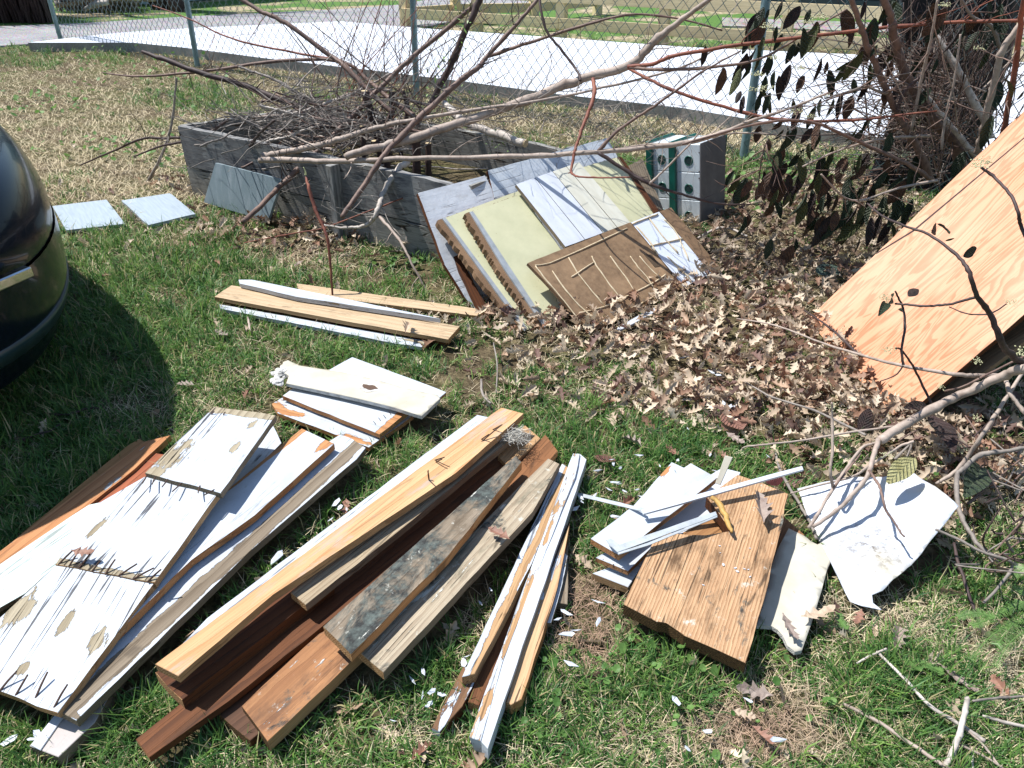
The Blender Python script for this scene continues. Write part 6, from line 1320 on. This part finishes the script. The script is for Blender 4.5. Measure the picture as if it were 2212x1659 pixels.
one_leaf(1643, 1098, .145, .12, 2, 'curled brown oak leaf resting on the dark end of the wide plank', None, 3)
one_leaf(1704, 1355, .06, .08, 2, 'crumpled grey brown leaf on the lower end of the torn plasterboard', None, 5)
one_leaf(1768, 1326, .06, .10, 0, 'pinkish tan oak leaf at the right edge of the torn plasterboard', None, 1)
one_leaf(1078, 1152+0, .13, .07, 1, 'small brown oak leaf caught beside the pale weathered board', None, 2)
one_leaf(880, 706, .085, .09, 0, 'curled tan leaf lying on the right end of the low planks', None, 4)
one_leaf(180, 1192, .17, .06, 1, 'small dark curled leaf caught by the nails of the white boards', None, 6)
o = put_leaf(G(1285, 985, .03), G(1330, 1000, .035), None, 'broad_leaf', leaf_mesh('leaf', leafm('leaf_pink', (.26, .12, .09), (.18, .09, .07), (.1, .05, .04)), .1, -.1, 5, .33), Vector((0, 0, 1))); tag(o, 'broad pinkish brown veined leaf above the white trim strips', 'leaf')
o = put_leaf(G(1570, 890, .03), G(1600, 935, .035), None, 'broad_leaf', leaf_mesh('leaf', leafm('leaf_pink2', (.34, .17, .12), (.24, .12, .09), (.14, .07, .05)), .1, -.1, 6, .38), Vector((0, -.4, 1))); tag(o, 'broad reddish veined leaf on the edge of the leaf litter', 'leaf')
o = put_leaf(G(1655, 1042, .10), G(1690, 1036, .10), None, 'broad_leaf', leaf_mesh('leaf', leafm('leaf_maroon', (.13, .03, .03), (.08, .02, .02), (.2, .08, .06)), .1, -.1, 7, .4), Vector((0, -.3, 1))); tag(o, 'dark maroon veined leaf behind the wide brown plank', 'leaf')
o = put_leaf(G(1812, 578, .05), G(1760, 596, .05), None, 'broad_leaf', leaf_mesh('leaf', leafm('leaf_bluegreen', (.06, .10, .08), (.09, .13, .10), (.14, .17, .13)), .1, -.1, 8, .3), Vector((0, -.4, 1))); tag(o, 'large grey green leaf lying at the upper left edge of the plywood', 'leaf')
# paint chips
chipm = []
for k in range(8):
    rr = random.Random(k); n_ = rr.randint(4, 6); el = rr.uniform(.2, .6)
    ring = [(cos(2*pi*i/n_)*rr.uniform(.6, 1.2), sin(2*pi*i/n_)*el*rr.uniform(.6, 1.2)) for i in range(n_)]
    V = [(x, y, .15*x*x*rr.uniform(.3, 1.2)) for x, y in ring]+[(x, y, .15*x*x-.06) for x, y in ring]
    Fc = [tuple(range(n_)), tuple(range(2*n_-1, n_-1, -1))]+[(i+n_, (i+1) % n_+n_, (i+1) % n_, i) for i in range(n_)]
    me = bpy.data.meshes.new('paint_chip'); me.from_pydata(V, [], Fc); me.materials.append(M['white_flat']); chipm.append(me)
AREAS = [((1320, 1050), (60, 55), 16, 'white paint chip in the grass left of the right pile', 'paint chips left of the right pile', .012), ((1030, 1270), (45, 45), 18, 'small white paint chip in the grass between the centre pile and the trim strips', 'paint chips between the centre pile and trim strips', .009),
         ((560, 1190), (50, 35), 10, 'large curled white paint flake beside the left pile', 'paint flakes beside the left pile', .022), ((430, 1330), (60, 60), 12, 'white paint chip in the dark grass between left and centre piles', 'paint chips between left and centre piles', .012),
         ((940, 1480), (90, 90), 12, 'small white paint chip in the grass below the pale weathered board', 'paint chips below the centre pile', .011), ((1230, 1350), (50, 50), 7, 'rectangular white paint chip on the bare patch right of the trim strips', 'paint chips right of the trim strips', .015),
         ((1590, 830), (110, 60), 12, 'white paper like chip among the leaf litter', 'chips among the leaf litter', .018), ((740, 1090), (40, 40), 6, 'white paint flake in grass between the two long board piles', 'paint flakes between the long piles', .018),
         ((1570, 1240), (90, 110), 10, 'tiny white paint fleck on the wide brown plank', 'paint flecks on the wide plank', .005), ((1450, 1000), (160, 50), 10, 'white paint chip in the green grass behind the right pile', 'paint chips behind the right pile', .012), ((80, 1600), (60, 30), 5, 'white chip in the grass at the lower left corner', 'white chips at the lower left corner', .014), ((1480, 1560), (200, 70), 5, 'white chip in the grass along the bottom edge', 'white chips along the bottom edge', .013)]
plw = o_pl[wp.name]
for (c, s, n_, lab, gr, sz) in AREAS:
    for i in range(n_):
        x, y = R.gauss(c[0], s[0]*.6), R.gauss(c[1], s[1]*.6); p = G(x, y)
        if 'fleck' in lab:
            p = plw.hit(min(max(x, 1450), 1620), min(max(y, 1180), 1340))+Vector((0, 0, .002))
        else:
            if blocked(np.array([p.x]), np.array([p.y]))[0]: continue
            p = G(x, y, R.uniform(.035, .05))
        o = bpy.data.objects.new('paint_chip', R.choice(chipm)); C.objects.link(o); q = sz*R.uniform(.7, 1.5)
        o.matrix_basis = Matrix.Translation(p) @ Matrix.Rotation(R.uniform(0, 6.3), 4, 'Z') @ Matrix.Rotation(R.gauss(0, .35 if 'fleck' not in lab else .05), 4, 'X') @ Matrix.Scale(q, 4)
        tag(o, lab, 'paint chip', gr)
